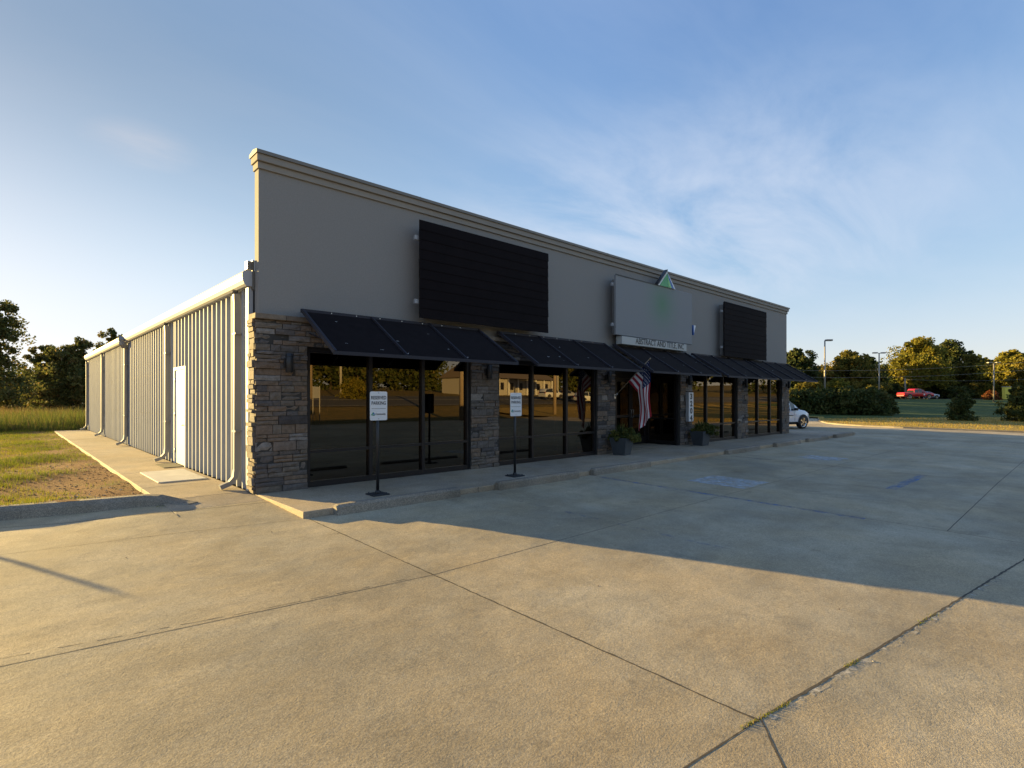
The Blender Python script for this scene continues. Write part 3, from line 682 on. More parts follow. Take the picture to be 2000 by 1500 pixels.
# ------------------------------------------------------------ awnings
def awning(x0, x1, label):
    t = thing('awning', label, 'awning', (x0, 0, 0), group='dark louvred awnings along the storefront'); L = x1 - x0
    A = Vector((0, -.055, 3.10)); B = Vector((0, -1.31, 2.31)); dn = (B - A).normalized(); up = Vector((0, -dn.z, dn.y)); up = up if up.z > 0 else -up
    mb = MB()
    for i in range(4):
        x = .02 + (L - .04) * i / 3; mb.bar(Vector((x, 0, 0)) + A + dn * .03 + up * .012, Vector((x, 0, 0)) + B + up * .012, .045 if i in (0, 3) else .03, .062)
    mb.bar(Vector((0, 0, 0)) + B, Vector((L, 0, 0)) + B, .05, .055)
    mb.box(0, L, -.10, -.045, 3.06, 3.12); fm_ = mb
    mb = MB(); n = 24
    for k in range(n):
        s_ = .10 + (1.48 - .10 - .07) * k / (n - 1); c = A + dn * s_ + up * .0
        for i in range(3):
            xa = .045 + (L - .04) * i / 3; xb = (L - .04) * (i + 1) / 3 - .0
            # thin tilted blade
            q = dn * .017 - up * .013; th = up * .002
            p = [Vector((xa, 0, 0)) + c - q, Vector((xb, 0, 0)) + c - q, Vector((xb, 0, 0)) + c + q, Vector((xa, 0, 0)) + c + q]
            vs = [v_ + th for v_ in p] + [v_ - th for v_ in p]
            mb.add(vs, [(0, 1, 2, 3), (7, 6, 5, 4), (0, 4, 5, 1), (2, 6, 7, 3), (1, 5, 6, 2), (3, 7, 4, 0)], 0, random.random())
    lm_ = mb; mb = fm_
    for k in range(9): x = .05 + k * (L - .1) / 8; mb.tube([(x, -.10, 3.095), (x, -.108, 3.095)], .008, 6, 1)
    for i in (1, 2):
        x = .02 + (L - .04) * i / 3; P = B + dn * -.03 + up * .035; mb.tube([(x + .02, P.y, P.z + .01), (x + .02, P.y, P.z + .02)], .012, 6, 1)
    mb.build('frame', [M['awnf'], M['chrome']], t)
    mb = lm_
    for k in range(random.randint(5, 10)):
        x = random.uniform(.3, L - .3); s_ = random.uniform(.2, 1.3); c = A + dn * s_ + up * .009; w_ = random.uniform(.01, .07)
        mb.quad(*[Vector((x + a_, 0, 0)) + c + dn * b_ for a_, b_ in ((0, 0), (w_, .004), (w_, .016), (0, .012))], 1)
    mb.build('louvres', [M['awn'], M['birds']], t)
    for x in (.15, L - .15): mb = MB(); mb.tube([(x, -.06, 2.72), (x, -1.0, 2.485)], .012, 6); mb.build('strut', M['awnf'], t)
    return t
AW = [(.69, 4.53), (5.08, 8.94), (9.38, 13.22), (13.68, 17.54), (17.98, 21.82)]
AWL = ['dark louvred awning nearest the stone corner, over the window behind the nearer parking sign', 'dark louvred awning over the window behind the farther parking sign', 'dark louvred awning over the recessed entrance and flag', 'dark louvred awning over the window just right of the house number', 'dark louvred awning at the far right end of the storefront']
for (a_, b_), l in zip(AW, AWL): awning(a_, b_, l)

# ------------------------------------------------------------ wall lamps
def sconce():
    t = thing('wall_lamp', '', 'wall lamp', group='black cylinder wall lamps on the stone piers')
    mb = MB(); mb.box(-.055, .055, -.075, -.03, -.075, .075, bev=.005); mb.tube([(0, -.07, 0), (0, -.12, 0)], .03, 8); mb.build('backplate', M['black'], t)
    mb = MB(); mb.tube([(0, -.145, -.155), (0, -.145, -.15), (0, -.145, .15), (0, -.145, .155)], [.055, .06, .06, .055], 18); mb.build('lamp_body', M['black'], t)
    for z in (-.105, .105): mb = MB(); mb.tube([(0, -.145, z - .006), (0, -.145, z + .006)], .0625, 18); mb.build('band', M['black'], t)
    return t
sc0 = sconce(); SL = [(.47, 'black wall lamp on the corner pier of stone'), (4.79, 'black wall lamp on the stone pier between the two parking signs'), (9.10, 'black wall lamp on the stone pier left of the flag'), (13.45, 'black wall lamp above the house number'), (17.68, 'black wall lamp on the stone pier between the two far windows'), (21.95, 'black wall lamp on the last stone pier, by the white car')]
for i, (x, l) in enumerate(SL):
    if i == 0: sc0.location = (x, 0, 2.20); sc0['label'] = l
    else: dup(sc0, (x, 0, 2.20), 0, l)

# ------------------------------------------------------------ facade boards and signs
def black_board(x0, x1, z0, z1, label):
    t = thing('sign_board', label, 'sign board', (x0, 0, 0), group='blank black boards on the facade'); L = x1 - x0
    mb = MB(); z = z0
    while z < z1 - .01:
        h = min(.19, z1 - z); e = random.uniform(-.006, .006)
        mb.prism([(-.225, z + .001), (-.252 , z + .003), (-.244, z + h - .001), (-.225, z + h - .001)], e, L + random.uniform(-.008, .008), 0, random.random(), plane='yz'); z += h
    mb.box(.03, L - .03, -.224, -.19, z0 + .02, z1 - .02); mb.build('board', M['board'], t)
    mb = MB()
    for z in (z0 + .28, z1 - .38): mb.box(-.06, L - .1, -.188, -.13, z, z + .085)
    for x in (.3, L * .5, L - .34): mb.box(x, x + .05, -.128, .078, z0 + .05, z1 - .05, 1)
    mb.build('bracket_rail', [M['bracket'], M['stucco']], t)
black_board(2.92, 6.55, 3.18, 5.08, 'large blank black board over the two nearest awnings')
black_board(15.66, 19.3, 3.12, 5.06, 'smaller looking blank black board over the two farthest awnings')
# central sign: grey panel with triangle emblem and a lettered strip
def front_M(x, y, z): return Matrix.Translation((x, y, z)) @ Matrix.Rotation(PI / 2, 4, 'X')
cs = thing('shop_sign', 'grey panel sign with green and blue triangle peak and lettered strip above the entrance', 'sign', (9.22, 0, 0))
m = mat('sign_grey', (.24, .27, .29), .7); t_ = m.node_tree; tcx = N(t_, 'ShaderNodeTexCoord'); g_ = N(t_, 'ShaderNodeTexGradient', gradient_type='QUADRATIC_SPHERE')
mpx = N(t_, 'ShaderNodeMapping'); mpx.inputs['Location'].default_value = (-1.75, 0, -3.35); mpx.inputs['Scale'].default_value = (.75, 0, .75)
t_.links.new(tcx.outputs['Object'], mpx.inputs[0]); t_.links.new(mpx.outputs[0], g_.inputs[0]); mxx = N(t_, 'ShaderNodeMix', data_type='RGBA'); mxx.inputs['A'].default_value = (.24, .25, .26, 1); mxx.inputs['B'].default_value = (.13, .25, .16, 1)
t_.links.new(g_.outputs['Fac'], mxx.inputs['Factor']); t_.links.new(mxx.outputs['Result'], t_.nodes['Principled BSDF'].inputs['Base Color'])
mb = MB(); mb.box(0, 4.12, -.27, -.20, 3.36, 5.0, bev=.01); mb.build('panel', m, cs)
mb = MB()
for z in (3.6, 4.7): mb.box(-.06, 3.9, -.198, -.14, z, z + .085)
for x in (.3, 1.9, 3.6): mb.box(x, x + .05, -.138, .078, 3.4, 4.95, 2)
mb.box(-.02, 2.2, -.285, -.272, 4.985, 5.01, 1)
mb.build('bracket_rail', [M['bracket'], M['black'], M['stucco']], cs)
mb = MB(); mb.box(.24, 3.72, -.30, -.10, 3.12, 3.34, bev=.006); mb.build('lettered_strip', mat('strip_grey_white', (.42, .44, .43), .5), cs)
mb = MB(); mb.text('ABSTRACT AND TITLE, INC', .235, front_M(2.22, -.3035, 3.17), sx=.92, bold=.002); mb.build('lettering', M['ink'], cs)
mb = MB()  # triangle peak
mb.prism([(2.05, 5.0), (2.55, 5.48), (3.05, 5.0)], -.30, -.21, 0); mb.prism([(2.14, 5.003), (2.56, 5.42), (2.62, 5.003)], -.31, -.302, 1); mb.prism([(2.60, 5.30), (2.56, 5.42), (2.62, 5.003), (2.80, 5.003)], -.316, -.311, 2)
mb.prism([(2.64, 5.003), (2.575, 5.42), (2.95, 5.003)], -.309, -.302, 3); mb.prism([(1.98, 5.0), (2.03, 5.0), (2.55, 5.50), (2.55, 5.54)], -.33, -.205, 4)
mb.build('triangle_emblem', [M['signw'], M['green'], M['green2'], M['logoblue'], M['black']], cs)
mb = MB(); mb.prism([(4.13, 4.0), (4.34, 4.0), (4.22, 3.68)], -.28, -.22, 0); mb.prism([(4.22, 4.0), (4.335, 3.995), (4.23, 3.75)], -.287, -.282, 1); mb.build('emblem_tip', [M['logoblue'], M['signw']], cs)
# house number
hn = thing('house_number_sign', 'white vertical box sign with black numerals 3204 on the stone pier', 'house number', (13.35, 0, 0))
mb = MB(); mb.box(0, .30, -.15, -.04, .86, 1.82, bev=.004); mb.build('box', M['bracket'], hn)
mb = MB(); mb.box(.006, .294, -.156, -.151, .868, 1.812); mb.build('face', M['signw'], hn)
mb = MB()
for i, ch in enumerate('3204'): mb.text(ch, .245, front_M(.15, -.1585, 1.60 - i * .235), sx=1.15, bold=.010)
mb.build('numerals', M['ink'], hn)

# ------------------------------------------------------------ reserved parking signs
def parking_sign(x, y, label):
    t = thing('parking_sign', label, 'parking sign', (x, y, SWZ), group='reserved parking signs on the sidewalk')
    mb = MB(); mb.tube([(0, 0, .03), (0, 0, 1.60)], .025, 10); mb.build('post', M['black'], t)
    mb = MB(); mb.box(-.14, .14, -.14, .14, 0, .022, bev=.005); mb.tube([(0, 0, .02), (0, 0, .07)], [.05, .032], 12)
    for a_ in (-.1, .1):
        for b_ in (-.1, .1): mb.tube([(a_, b_, .02), (a_, b_, .04)], .012, 6)
    mb.build('base_plate', M['blackrough'], t)
    mb = MB(); W, H, r = .152, .228, .025; pts = []
    for cx_, cz_, a0 in ((W - r, H - r, 0), (-W + r, H - r, 90), (-W + r, -H + r, 180), (W - r, -H + r, 270)):
        for k in range(5): th = rad(a0 + k * 22.5); pts.append((cx_ + r * math.cos(th), cz_ + r * math.sin(th)))
    pz = [(p[0], p[1] + 1.41) for p in pts]; mb.prism(pz, -.034, -.031); mb.prism([(p[0] * 1.0, (p[1] - 1.41) * 1.0 + 1.41) for p in pz], -.031, -.0295, 1)
    pn = mb.build('sign_panel', [M['signw'], M['blackrough']], t)
    mb = MB()
    mb.text('RESERVED', .076, front_M(0, -.0355, 1.41 + .105), sx=.78, bold=.0014, depth=.0006); mb.text('PARKING', .076, front_M(0, -.0355, 1.41 + .02), sx=.80, bold=.0014, depth=.0006)
    mb.box(-.125, .125, -.0358, -.0345, 1.41 - .045, 1.41 - .040); mb.text('Community', .043, front_M(.032, -.0355, 1.41 - .142), sx=.88, bold=.0008, depth=.0006)
    for z in (.205, -.205): mb.tube([(0, -.0345, 1.41 + z), (0, -.037, 1.41 + z)], .006, 8)
    mb.build('lettering', M['ink'], pn)
    mb = MB()
    mb.prism([(-.135, 1.268), (-.105, 1.31), (-.090, 1.31), (-.115, 1.268)], -.037, -.0345, 0); mb.prism([(-.105, 1.285), (-.088, 1.312), (-.068, 1.275)], -.0375, -.0345, 1)
    mb.prism([(-.125, 1.262), (-.075, 1.255), (-.062, 1.273), (-.11, 1.276)], -.038, -.0345, 2); mb.build('emblem', [M['green'], M['logoblue'], M['teal']], pn)
parking_sign(1.39, -1.37, 'nearer reserved parking sign, in front of the first window from the corner')
parking_sign(4.39, -1.37, 'farther reserved parking sign, in front of the stone pier and second window')

# ------------------------------------------------------------ wheel stops
def wheel_stop(L):
    mb = MB(); pr = [(-.09, 0), (-.075, .11), (-.05, .145), (.05, .145), (.075, .11), (.09, 0)]; n = 14; vs = []
    for i in range(n + 1):
        s_ = i / n; x = L * s_; e = 1
        if i == 0 or i == n: e = .72
        elif i == 1: x = .035
        elif i == n - 1: x = L - .035
        for (y, z) in pr: vs.append((x, y * e + random.uniform(-.003, .003), (z * (e * .5 + .5) if z else -.08) + random.uniform(-.003, .003) * (z > 0)))
    k = len(pr); mb.add(vs, [(i * k + j, i * k + (j + 1) % k, (i + 1) * k + (j + 1) % k, (i + 1) * k + j) for i in range(n) for j in range(k)] + [list(range(k)), [n * k + j for j in range(k)][::-1]])
    return mb
WS = [(.42, 2.15, 'concrete wheel stop nearest the camera, its left end in sun'), (3.42, 2.2, 'concrete wheel stop in front of the farther parking sign'), (6.1, 2.15, 'concrete wheel stop at the head of the blue line, left of the entrance planter'), (12.25, 2.2, 'concrete wheel stop just right of the entrance'), (15.75, 2.2, 'concrete wheel stop fifth from the corner, in front of the window past the house number'), (18.75, 2.2, 'concrete wheel stop in front of the last window'), (21.9, 2.4, 'farthest concrete wheel stop, past the right corner of the building')]
for x, L, l in WS:
    o = wheel_stop(L).build('wheel_stop', M['kerb']); o.location = (x, -1.93, lot_z(x, -1.93)); tag(o, l, 'wheel stop', 'concrete wheel stops along the sidewalk')

# ------------------------------------------------------------ leaves, crowns
def leaves(centers, radii, n, size, rng, tl=0.45, ts=.22, squash=1.0, updark=True):
    """n quads scattered round clump centres"""
    c = rng.integers(0, len(centers), n); C_ = np.array(centers)[c]; R_ = np.array(radii)[c]
    d = rng.normal(size=(n, 3)); d /= np.linalg.norm(d, axis=1)[:, None]; r = rng.random(n) ** .45
    P = C_ + d * (r * R_)[:, None] * np.array([1, 1, squash])
    a = rng.normal(size=(n, 3)); a /= np.linalg.norm(a, axis=1)[:, None]; b = np.cross(a, rng.normal(size=(n, 3))); b /= np.linalg.norm(b, axis=1)[:, None]
    s = size * (0.6 + .8 * rng.random(n)); a *= s[:, None] * .5; b *= (s * .32)[:, None]
    V = np.empty((n, 4, 3)); V[:, 0] = P - a; V[:, 1] = P - b; V[:, 2] = P + a; V[:, 3] = P + b
    ct = rng.normal(0, .12, len(centers))[c]
    return V.reshape(-1, 3), np.arange(4 * n).reshape(n, 4), np.clip(rng.normal(tl, ts, n) + ct, 0, 1)
def crown_clumps(rng, H, R, z0, nl=9, nc=90, shape='round'):
    """clumps laid through overlapping lobes"""
    lobes = []
    for i in range(nl):
        f = (i + .5) / nl; z = z0 + (H - z0) * (.06 + .86 * f)
        if shape == 'round': w = math.sin(PI * min(.93, .30 + f * .62))
        elif shape == 'cone': w = 1.05 - f
        else: w = .9 - .45 * f + .15 * math.sin(f * 9)
        a = i * 2.4 + rng.uniform(-.5, .5); rr = R * w * rng.uniform(.25, .55)
        lobes.append(((rr * math.cos(a), rr * math.sin(a), z), R * w * rng.uniform(.42, .62) + .16 * R))
    C_, Rr = [], []
    for k in range(nc):
        (lx, ly, lz), lr = lobes[rng.integers(0, nl)]; d = rng.normal(size=3); d /= np.linalg.norm(d); q = lr * rng.uniform(.35, 1.05)
        C_.append((lx + d[0] * q, ly + d[1] * q, min(H, max(z0 * .8, lz + d[2] * q * .8)))); Rr.append(lr * rng.uniform(.22, .50))
    return C_, Rr
def trunk(mb, H, z0, r, rng, nb=7, R=2.5):
    mb.tube([(0, 0, -.2), (.03, 0, H * .25), (rng.uniform(-.2, .2), rng.uniform(-.2, .2), H * .6), (0, 0, H * .9)], [r * 1.25, r, r * .6, r * .15], 8)
    for i in range(nb):
        f = i / nb; z = z0 * .8 + (H * .8 - z0 * .8) * f; a = i * 2.4; L = R * (.85 - .5 * f)
        mb.tube([(0, 0, z), (L * .5 * math.cos(a), L * .5 * math.sin(a), z + L * .3), (L * math.cos(a), L * math.sin(a), z + L * .75)], [r * .4, r * .25, r * .06], 5)
def tree(name, label, cat, loc, H, R, z0, lm, seed, n=9000, size=.3, shape='round', nc=110, nl=10, group=None, tr=.18, squash=.8):
    rng = np.random.default_rng(seed); t = thing(name, label, cat, loc, group=group)
    if tr: mb = MB(); trunk(mb, H, z0, tr, rng, R=R); mb.build('trunk', M['bark'], t)
    C_, Rr = crown_clumps(rng, H, R, z0, nl, nc, shape); V, Fq, T = leaves(C_, Rr, n, size, rng, squash=squash)
    npmesh('crown', V, Fq, M[lm], t, T); return t
GR = 'trees beyond the far road'
def gz(x, y): return lr_z(x, y) if (x > lotxr(min(max(y, -28), 30)) and y < 34) else ground_z(x, y)
def T(u, D, vtop, R, lm, label, seed, z0f=.2, name='broadleaf_tree', cat='tree', **k):
    x, y = at(u, D); g = gz(x, y); H = zt(vtop, D) - g
    return tree(name, label, cat, (x, y, g), H, R, H * z0f, lm, seed, **k)
# left side, seen against the sun
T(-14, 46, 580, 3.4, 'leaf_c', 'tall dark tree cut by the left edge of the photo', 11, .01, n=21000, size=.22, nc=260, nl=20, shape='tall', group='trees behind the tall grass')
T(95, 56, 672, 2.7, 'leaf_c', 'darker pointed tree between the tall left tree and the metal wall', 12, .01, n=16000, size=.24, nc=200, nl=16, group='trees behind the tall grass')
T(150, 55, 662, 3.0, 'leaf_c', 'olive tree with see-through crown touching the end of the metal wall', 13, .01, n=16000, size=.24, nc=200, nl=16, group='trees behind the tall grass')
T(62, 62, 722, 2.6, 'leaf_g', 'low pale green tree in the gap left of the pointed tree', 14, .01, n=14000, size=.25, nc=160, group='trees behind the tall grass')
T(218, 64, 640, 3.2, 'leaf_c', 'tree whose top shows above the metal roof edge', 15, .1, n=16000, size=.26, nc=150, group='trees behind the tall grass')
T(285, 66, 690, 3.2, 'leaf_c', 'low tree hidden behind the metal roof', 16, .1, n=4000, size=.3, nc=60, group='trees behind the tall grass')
# right side row in evening sun
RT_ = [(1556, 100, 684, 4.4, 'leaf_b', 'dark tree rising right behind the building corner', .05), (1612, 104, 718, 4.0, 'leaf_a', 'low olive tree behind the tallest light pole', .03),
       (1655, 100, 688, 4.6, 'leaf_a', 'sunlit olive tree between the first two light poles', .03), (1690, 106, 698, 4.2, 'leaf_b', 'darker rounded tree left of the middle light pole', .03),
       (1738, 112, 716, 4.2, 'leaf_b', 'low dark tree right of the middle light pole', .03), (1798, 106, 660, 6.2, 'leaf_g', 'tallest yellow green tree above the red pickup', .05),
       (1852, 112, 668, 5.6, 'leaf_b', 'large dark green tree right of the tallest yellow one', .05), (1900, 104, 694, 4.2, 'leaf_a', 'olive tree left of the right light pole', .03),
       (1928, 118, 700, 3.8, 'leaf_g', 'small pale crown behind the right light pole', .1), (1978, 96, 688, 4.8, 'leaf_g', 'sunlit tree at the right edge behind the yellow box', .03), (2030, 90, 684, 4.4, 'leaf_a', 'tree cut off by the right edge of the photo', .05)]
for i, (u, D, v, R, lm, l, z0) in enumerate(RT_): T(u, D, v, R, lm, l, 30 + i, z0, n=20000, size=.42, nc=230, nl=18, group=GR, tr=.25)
for i, (u, D, v, R, lm, l) in enumerate([(1580, 84, 748, 2.4, 'leaf_a', 'low sunlit bush left of the tallest light pole'), (1640, 86, 742, 2.8, 'leaf_g', 'low sunlit bush right of the tallest light pole'), (1700, 84, 744, 2.6, 'leaf_a', 'low sunlit bush left of the middle light pole'),
       (1750, 104, 752, 2.4, 'leaf_b', 'low dark bush behind the tail of the red pickup'), (1834, 106, 752, 2.6, 'leaf_b', 'low dark bush behind the silver car'), (1876, 98, 756, 2.2, 'leaf_b', 'low dark bush behind the lone rounded shrub'), (1905, 97, 746, 1.6, 'leaf_a', 'small olive bush just right of the lone rounded shrub')]):
    T(u, D, v, R, lm, l, 60 + i, .02, 'bush', 'bush', n=5000, size=.3, nc=60, tr=0.08, group='bushes along the far road')
T(1938, 84, 764, 1.4, 'leaf_r', 'low red leaved bush under the right light pole', 70, .02, 'bush', 'bush', n=3000, size=.2, nc=30, tr=.04, group='bushes along the far road')
HS = [(1572, 50, 768, 2.3, 'dark hedge shrub directly behind the white car'), (1612, 50, 764, 2.2, 'dark hedge shrub second from the white car'), (1650, 49, 760, 2.1, 'dark hedge shrub in the middle of the dark clump'), (1690, 49, 762, 2.0, 'dark hedge shrub left of the dark clump end'), (1716, 50, 768, 1.5, 'dark hedge shrub at the right end of the dark clump')]
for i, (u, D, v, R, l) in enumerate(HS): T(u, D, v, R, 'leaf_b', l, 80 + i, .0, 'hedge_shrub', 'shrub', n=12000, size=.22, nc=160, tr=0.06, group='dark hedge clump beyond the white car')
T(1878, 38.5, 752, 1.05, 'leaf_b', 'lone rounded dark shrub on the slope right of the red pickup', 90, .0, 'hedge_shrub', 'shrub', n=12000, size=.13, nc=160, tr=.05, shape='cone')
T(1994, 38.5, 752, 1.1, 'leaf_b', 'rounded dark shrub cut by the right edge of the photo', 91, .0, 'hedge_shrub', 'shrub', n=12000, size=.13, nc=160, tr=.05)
# trees north of the building that shade the slope (out of sight behind it)
for i, (x, y, H) in enumerate([(34, 25, 9), (41, 22, 9), (48, 22, 10), (55, 25, 11), (62, 28, 11), (70, 31, 12), (78, 34, 12), (87, 38, 12)]):
    tree('broadleaf_tree', 'dense tree standing behind the building, shading the green slope', 'tree', (x, y, gz(x, y)), H, 4.6, .2, 'leaf_b', 120 + i, n=5000, size=.55, nc=120, group='trees behind the building')
# wood across the road behind the camera, mirrored in the windows
for i in range(20):
    x = -6 + i * 6.8 + random.uniform(-2, 2); y = -84 - random.uniform(0, 12) - (.1 * i); H = random.uniform(11, 16)
    if 54 < x < 78: y -= 14; H += 5
    tree('broadleaf_tree', 'tree of the wood across the road, mirrored in the storefront windows', 'tree', (x, y, gz(x, y)), H, 5.0, .4, 'leaf_b', 150 + i, n=7000, size=.75, nc=220, nl=16, group='wood across the road')
rng = np.random.default_rng(99); C_, Rr = [], []
for k in range(900):
    a = rng.uniform(0, 2 * PI); d_ = rng.uniform(190, 240); x, y = d_ * math.cos(a), d_ * math.sin(a); C_.append((x, y, ground_z(x, y) + rng.uniform(1, 9))); Rr.append(rng.uniform(3, 6))
V, Fq, Ti = leaves(C_, Rr, 60000, 1.4, rng); tag(npmesh('distant_woods', V, Fq, M['leaf_b'], None, Ti), kind='stuff')

# ------------------------------------------------------------ grass
def blades(P, h, w, tint, name, m):
    n = len(P); a = RNG.uniform(0, 2 * PI, n); dx = np.stack([np.cos(a), np.sin(a), np.zeros(n)], 1) * (w / 2)[:, None]
    b = RNG.uniform(0, 2 * PI, n); ln = RNG.uniform(.1, .55, n); tip = P + np.stack([np.cos(b) * ln * h, np.sin(b) * ln * h, h], 1)
    V = np.empty((n, 3, 3)); V[:, 0] = P - dx; V[:, 1] = P + dx; V[:, 2] = tip
    return tag(npmesh(name, V.reshape(-1, 3), np.arange(3 * n).reshape(n, 3), m, None, tint), kind='stuff')
def vnoise(x, y, s, seed):
    r = np.random.default_rng(seed).random((128, 128)); X = x * s + 50; Y = y * s + 50; xi = np.floor(X).astype(int) % 127; yi = np.floor(Y).astype(int) % 127; fx = X - np.floor(X); fy = Y - np.floor(Y)
    return (r[yi, xi] * (1 - fx) + r[yi, xi + 1] * fx) * (1 - fy) + (r[yi + 1, xi] * (1 - fx) + r[yi + 1, xi + 1] * fx) * fy
n = 150000; x = RNG.uniform(-6.5, -1.27, n); y = RNG.uniform(.3, 1, n) ** 1.6 * 26 + .0
y = .3 + (RNG.random(n) ** 1.7) * 26
nz = .6 * vnoise(x, y, .9, 3) + .4 * vnoise(x, y, 2.7, 4); edge = np.clip((-1.85 - x) / .8, 0, 1) - .55 * np.clip((x + 2.0) / .5, 0, 1) * np.clip((9 - y) / 4, 0, 1)
keep = (nz + .35 * edge + .25 * np.clip((y - 5) / 8, 0, 1) - .22 > RNG.random(n) * .55 + .28) & (y > np.array([kerb_y(q) for q in x]) + .13)
x, y, nz = x[keep], y[keep], nz[keep]
z = np.array([ll_z(p, q) for p, q in zip(x, y)])
blades(np.stack([x, y, z], 1), RNG.uniform(.03, .085, len(x)) * (1 + .5 * (nz > .55)), np.full(len(x), .007), np.clip(RNG.normal(.5, .2, len(x)) + (.5 - nz) * .8, 0, 1), 'grass_blades', M['blade'])
n = 46000; x = RNG.uniform(-14, 8, n); y = 25.3 + RNG.random(n) ** 1.4 * 24; y += 0.4 * np.sin(x * 1.7)
h = RNG.uniform(.45, 1.15, n) * (.7 + .5 * vnoise(x, y, .5, 8)) * np.clip((y - 24.9) / 1.5, .35, 1)
blades(np.stack([x, y, np.full(n, .02)], 1), h, np.full(n, .03), np.clip(RNG.normal(.3, .17, n) + .45 * np.clip((y - 31) / 12, 0, 1), 0, 1), 'tall_grass', M['tall'])
# thin grass over the strip and slope at the right, sunlight painted in as gold
n = 9000; x = RNG.uniform(33, 60, n); y = RNG.uniform(-12, 7, n); keep = (x > np.array([lotxr(q) for q in y]) + .2) & (.485 * x + .874 * y < 25.3); x, y = x[keep], y[keep]
blades(np.stack([x, y, np.array([lr_z(p, q) for p, q in zip(x, y)])], 1), RNG.uniform(.04, .12, len(x)), np.full(len(x), .03), np.clip(RNG.normal(.9, .15, len(x)), 0, 1), 'grass_blades', M['blade'])
# weeds in the open joints of the lot
P = []
for (a_, b_, n_, sp_) in (((-.08, -7.85), (.35, -7.93), 150, .012), ((1.05, -8.02), (1.22, -8.05), 70, .018), ((2.2, -8.19), (2.6, -8.25), 60, .02), ((-1.35, .05), (-1.15, .2), 60, .05)):
    for k in range(n_): f = random.random(); x = a_[0] + (b_[0] - a_[0]) * f + random.gauss(0, sp_); y = a_[1] + (b_[1] - a_[1]) * f + random.gauss(0, sp_ * .6); P.append((x, y, lot_z(x, y)))
P = np.array(P); blades(P, RNG.uniform(.006, .018, len(P)), np.full(len(P), .006), np.clip(RNG.normal(.45, .3, len(P)), 0, 1), 'weeds', M['blade'])
# pebbles and crumbs on the lot and dirt litter by the path
mb = MB()
for k in range(900):
    if k < 45: x = random.uniform(-4, 6); y = random.uniform(-8.5, -2.2); s_ = random.uniform(.003, .008); z = lot_z(x, y)
    else: x = random.uniform(-3.2, -1.27); y = kerb_y(x) + .45 + random.random() ** 1.5 * 7; s_ = random.uniform(.005, .019); z = ll_z(x, y)
    mb.box(x, x + s_ * 1.4, y, y + s_, z, z + s_ * .7, 0, random.random(), j=s_ * .25)
tag(mb.build('pebbles', mat('pebble', (.4, .36, .3), .9, tint=[(.07, .045, .03), (.16, .10, .06), (.28, .20, .12), (.55, .50, .42)])), kind='stuff')

# ------------------------------------------------------------ things by the side path
mb = MB(); mb.box(-.92, -.14, 2.34, 4.16, SWZ + .001, SWZ + .022, bev=.004); o = mb.build('access_panel', mat('panel_pale', (.52, .50, .46), .8, noise=(3, .2, 8))); tag(o, 'pale flat rectangular panel lying on the side path near the white door', 'access panel')
mb = MB(); mb.box(-.40, -.02, 4.72, 5.62, SWZ + .001, SWZ + .016, bev=.004); o = mb.build('door_mat', mat('mat_dark', (.06, .055, .045), .95, noise=(20, .3))); tag(o, 'dark mat on the path at the foot of the white side door', 'door mat')
mp_ = thing('marker_post', 'thin post in the lawn left of the frame whose shadow falls on the lot', 'post', (-6.15, 6.67, 0))
mb = MB(); mb.tube([(0, 0, -.1), (0, 0, 1.66)], .028, 8); mb.build('post', M['polem'], mp_); mb = MB(); mb.tube([(0, 0, 1.66), (0, 0, 1.70)], [.035, .02], 8); mb.build('cap', M['polem'], mp_)

# ------------------------------------------------------------ planters
def planter(x, y, rz, label, seed, s=1):
    t = thing('planter', label, 'planter', (x, y, SWZ), rz, 'slate planters beside the entrance'); mb = MB()
    a_, b_, H = .17, .25, .47
    vs = [(-a_, -a_, 0), (a_, -a_, 0), (a_, a_, 0), (-a_, a_, 0), (-b_, -b_, H), (b_, -b_, H), (b_, b_, H), (-b_, b_, H), (-b_ + .025, -b_ + .025, H), (b_ - .025, -b_ + .025, H), (b_ - .025, b_ - .025, H), (-b_ + .025, b_ - .025, H), (-b_ + .03, -b_ + .03, H - .05), (b_ - .03, -b_ + .03, H - .05), (b_ - .03, b_ - .03, H - .05), (-b_ + .03, b_ - .03, H - .05)]
    fs = [(0, 3, 2, 1)] + [(l + i, l + (i + 1) % 4, l + 4 + (i + 1) % 4, l + 4 + i) for l in (0, 4, 8) for i in range(4)]
    mb.add(vs, fs); mb.build('pot', M['pot'], t)
    mb = MB(); mb.quad(vs[12], vs[13], vs[14], vs[15]); mb.build('soil', M['soil'], t)
    rng = np.random.default_rng(seed); C_ = []; Rr = []
    for k in range(34):
        a = rng.uniform(0, 2 * PI); q = rng.uniform(.05, .42); C_.append((q * math.cos(a) + .12, q * math.sin(a) - .05, H + .10 + rng.uniform(-.10, .16) - q * .25)); Rr.append(rng.uniform(.05, .10))
    V, Fq, Ti = leaves(C_, Rr, 4200, .055, rng, tl=.6); npmesh('foliage', V, Fq, M['leaf_p'], t, Ti)
    mb = MB()
    for k in range(26):
        a = rng.uniform(0, 2 * PI); L = rng.uniform(.35, .55); c_, s_ = math.cos(a), math.sin(a); lean = rng.uniform(.15, .7)
        p = [Vector((c_ * L * lean * f, s_ * L * lean * f, H + L * f - L * lean * .5 * f * f)) for f in (0, .35, .7, 1)]; sd = Vector((-s_, c_, 0)); ws = (.010, .014, .010, .001)
        for i in range(3): mb.quad(p[i] - sd * ws[i], p[i] + sd * ws[i], p[i + 1] + sd * ws[i + 1], p[i + 1] - sd * ws[i + 1], 0, rng.random() * .6)
    mb.build('spiky_leaves', M['leaf_p'], t)
planter(9.28, -.42, rad(8), 'slate planter left of the entrance, below the flag', 5)
planter(13.62, -.42, rad(-4), 'slate planter right of the entrance, under the house number', 6)

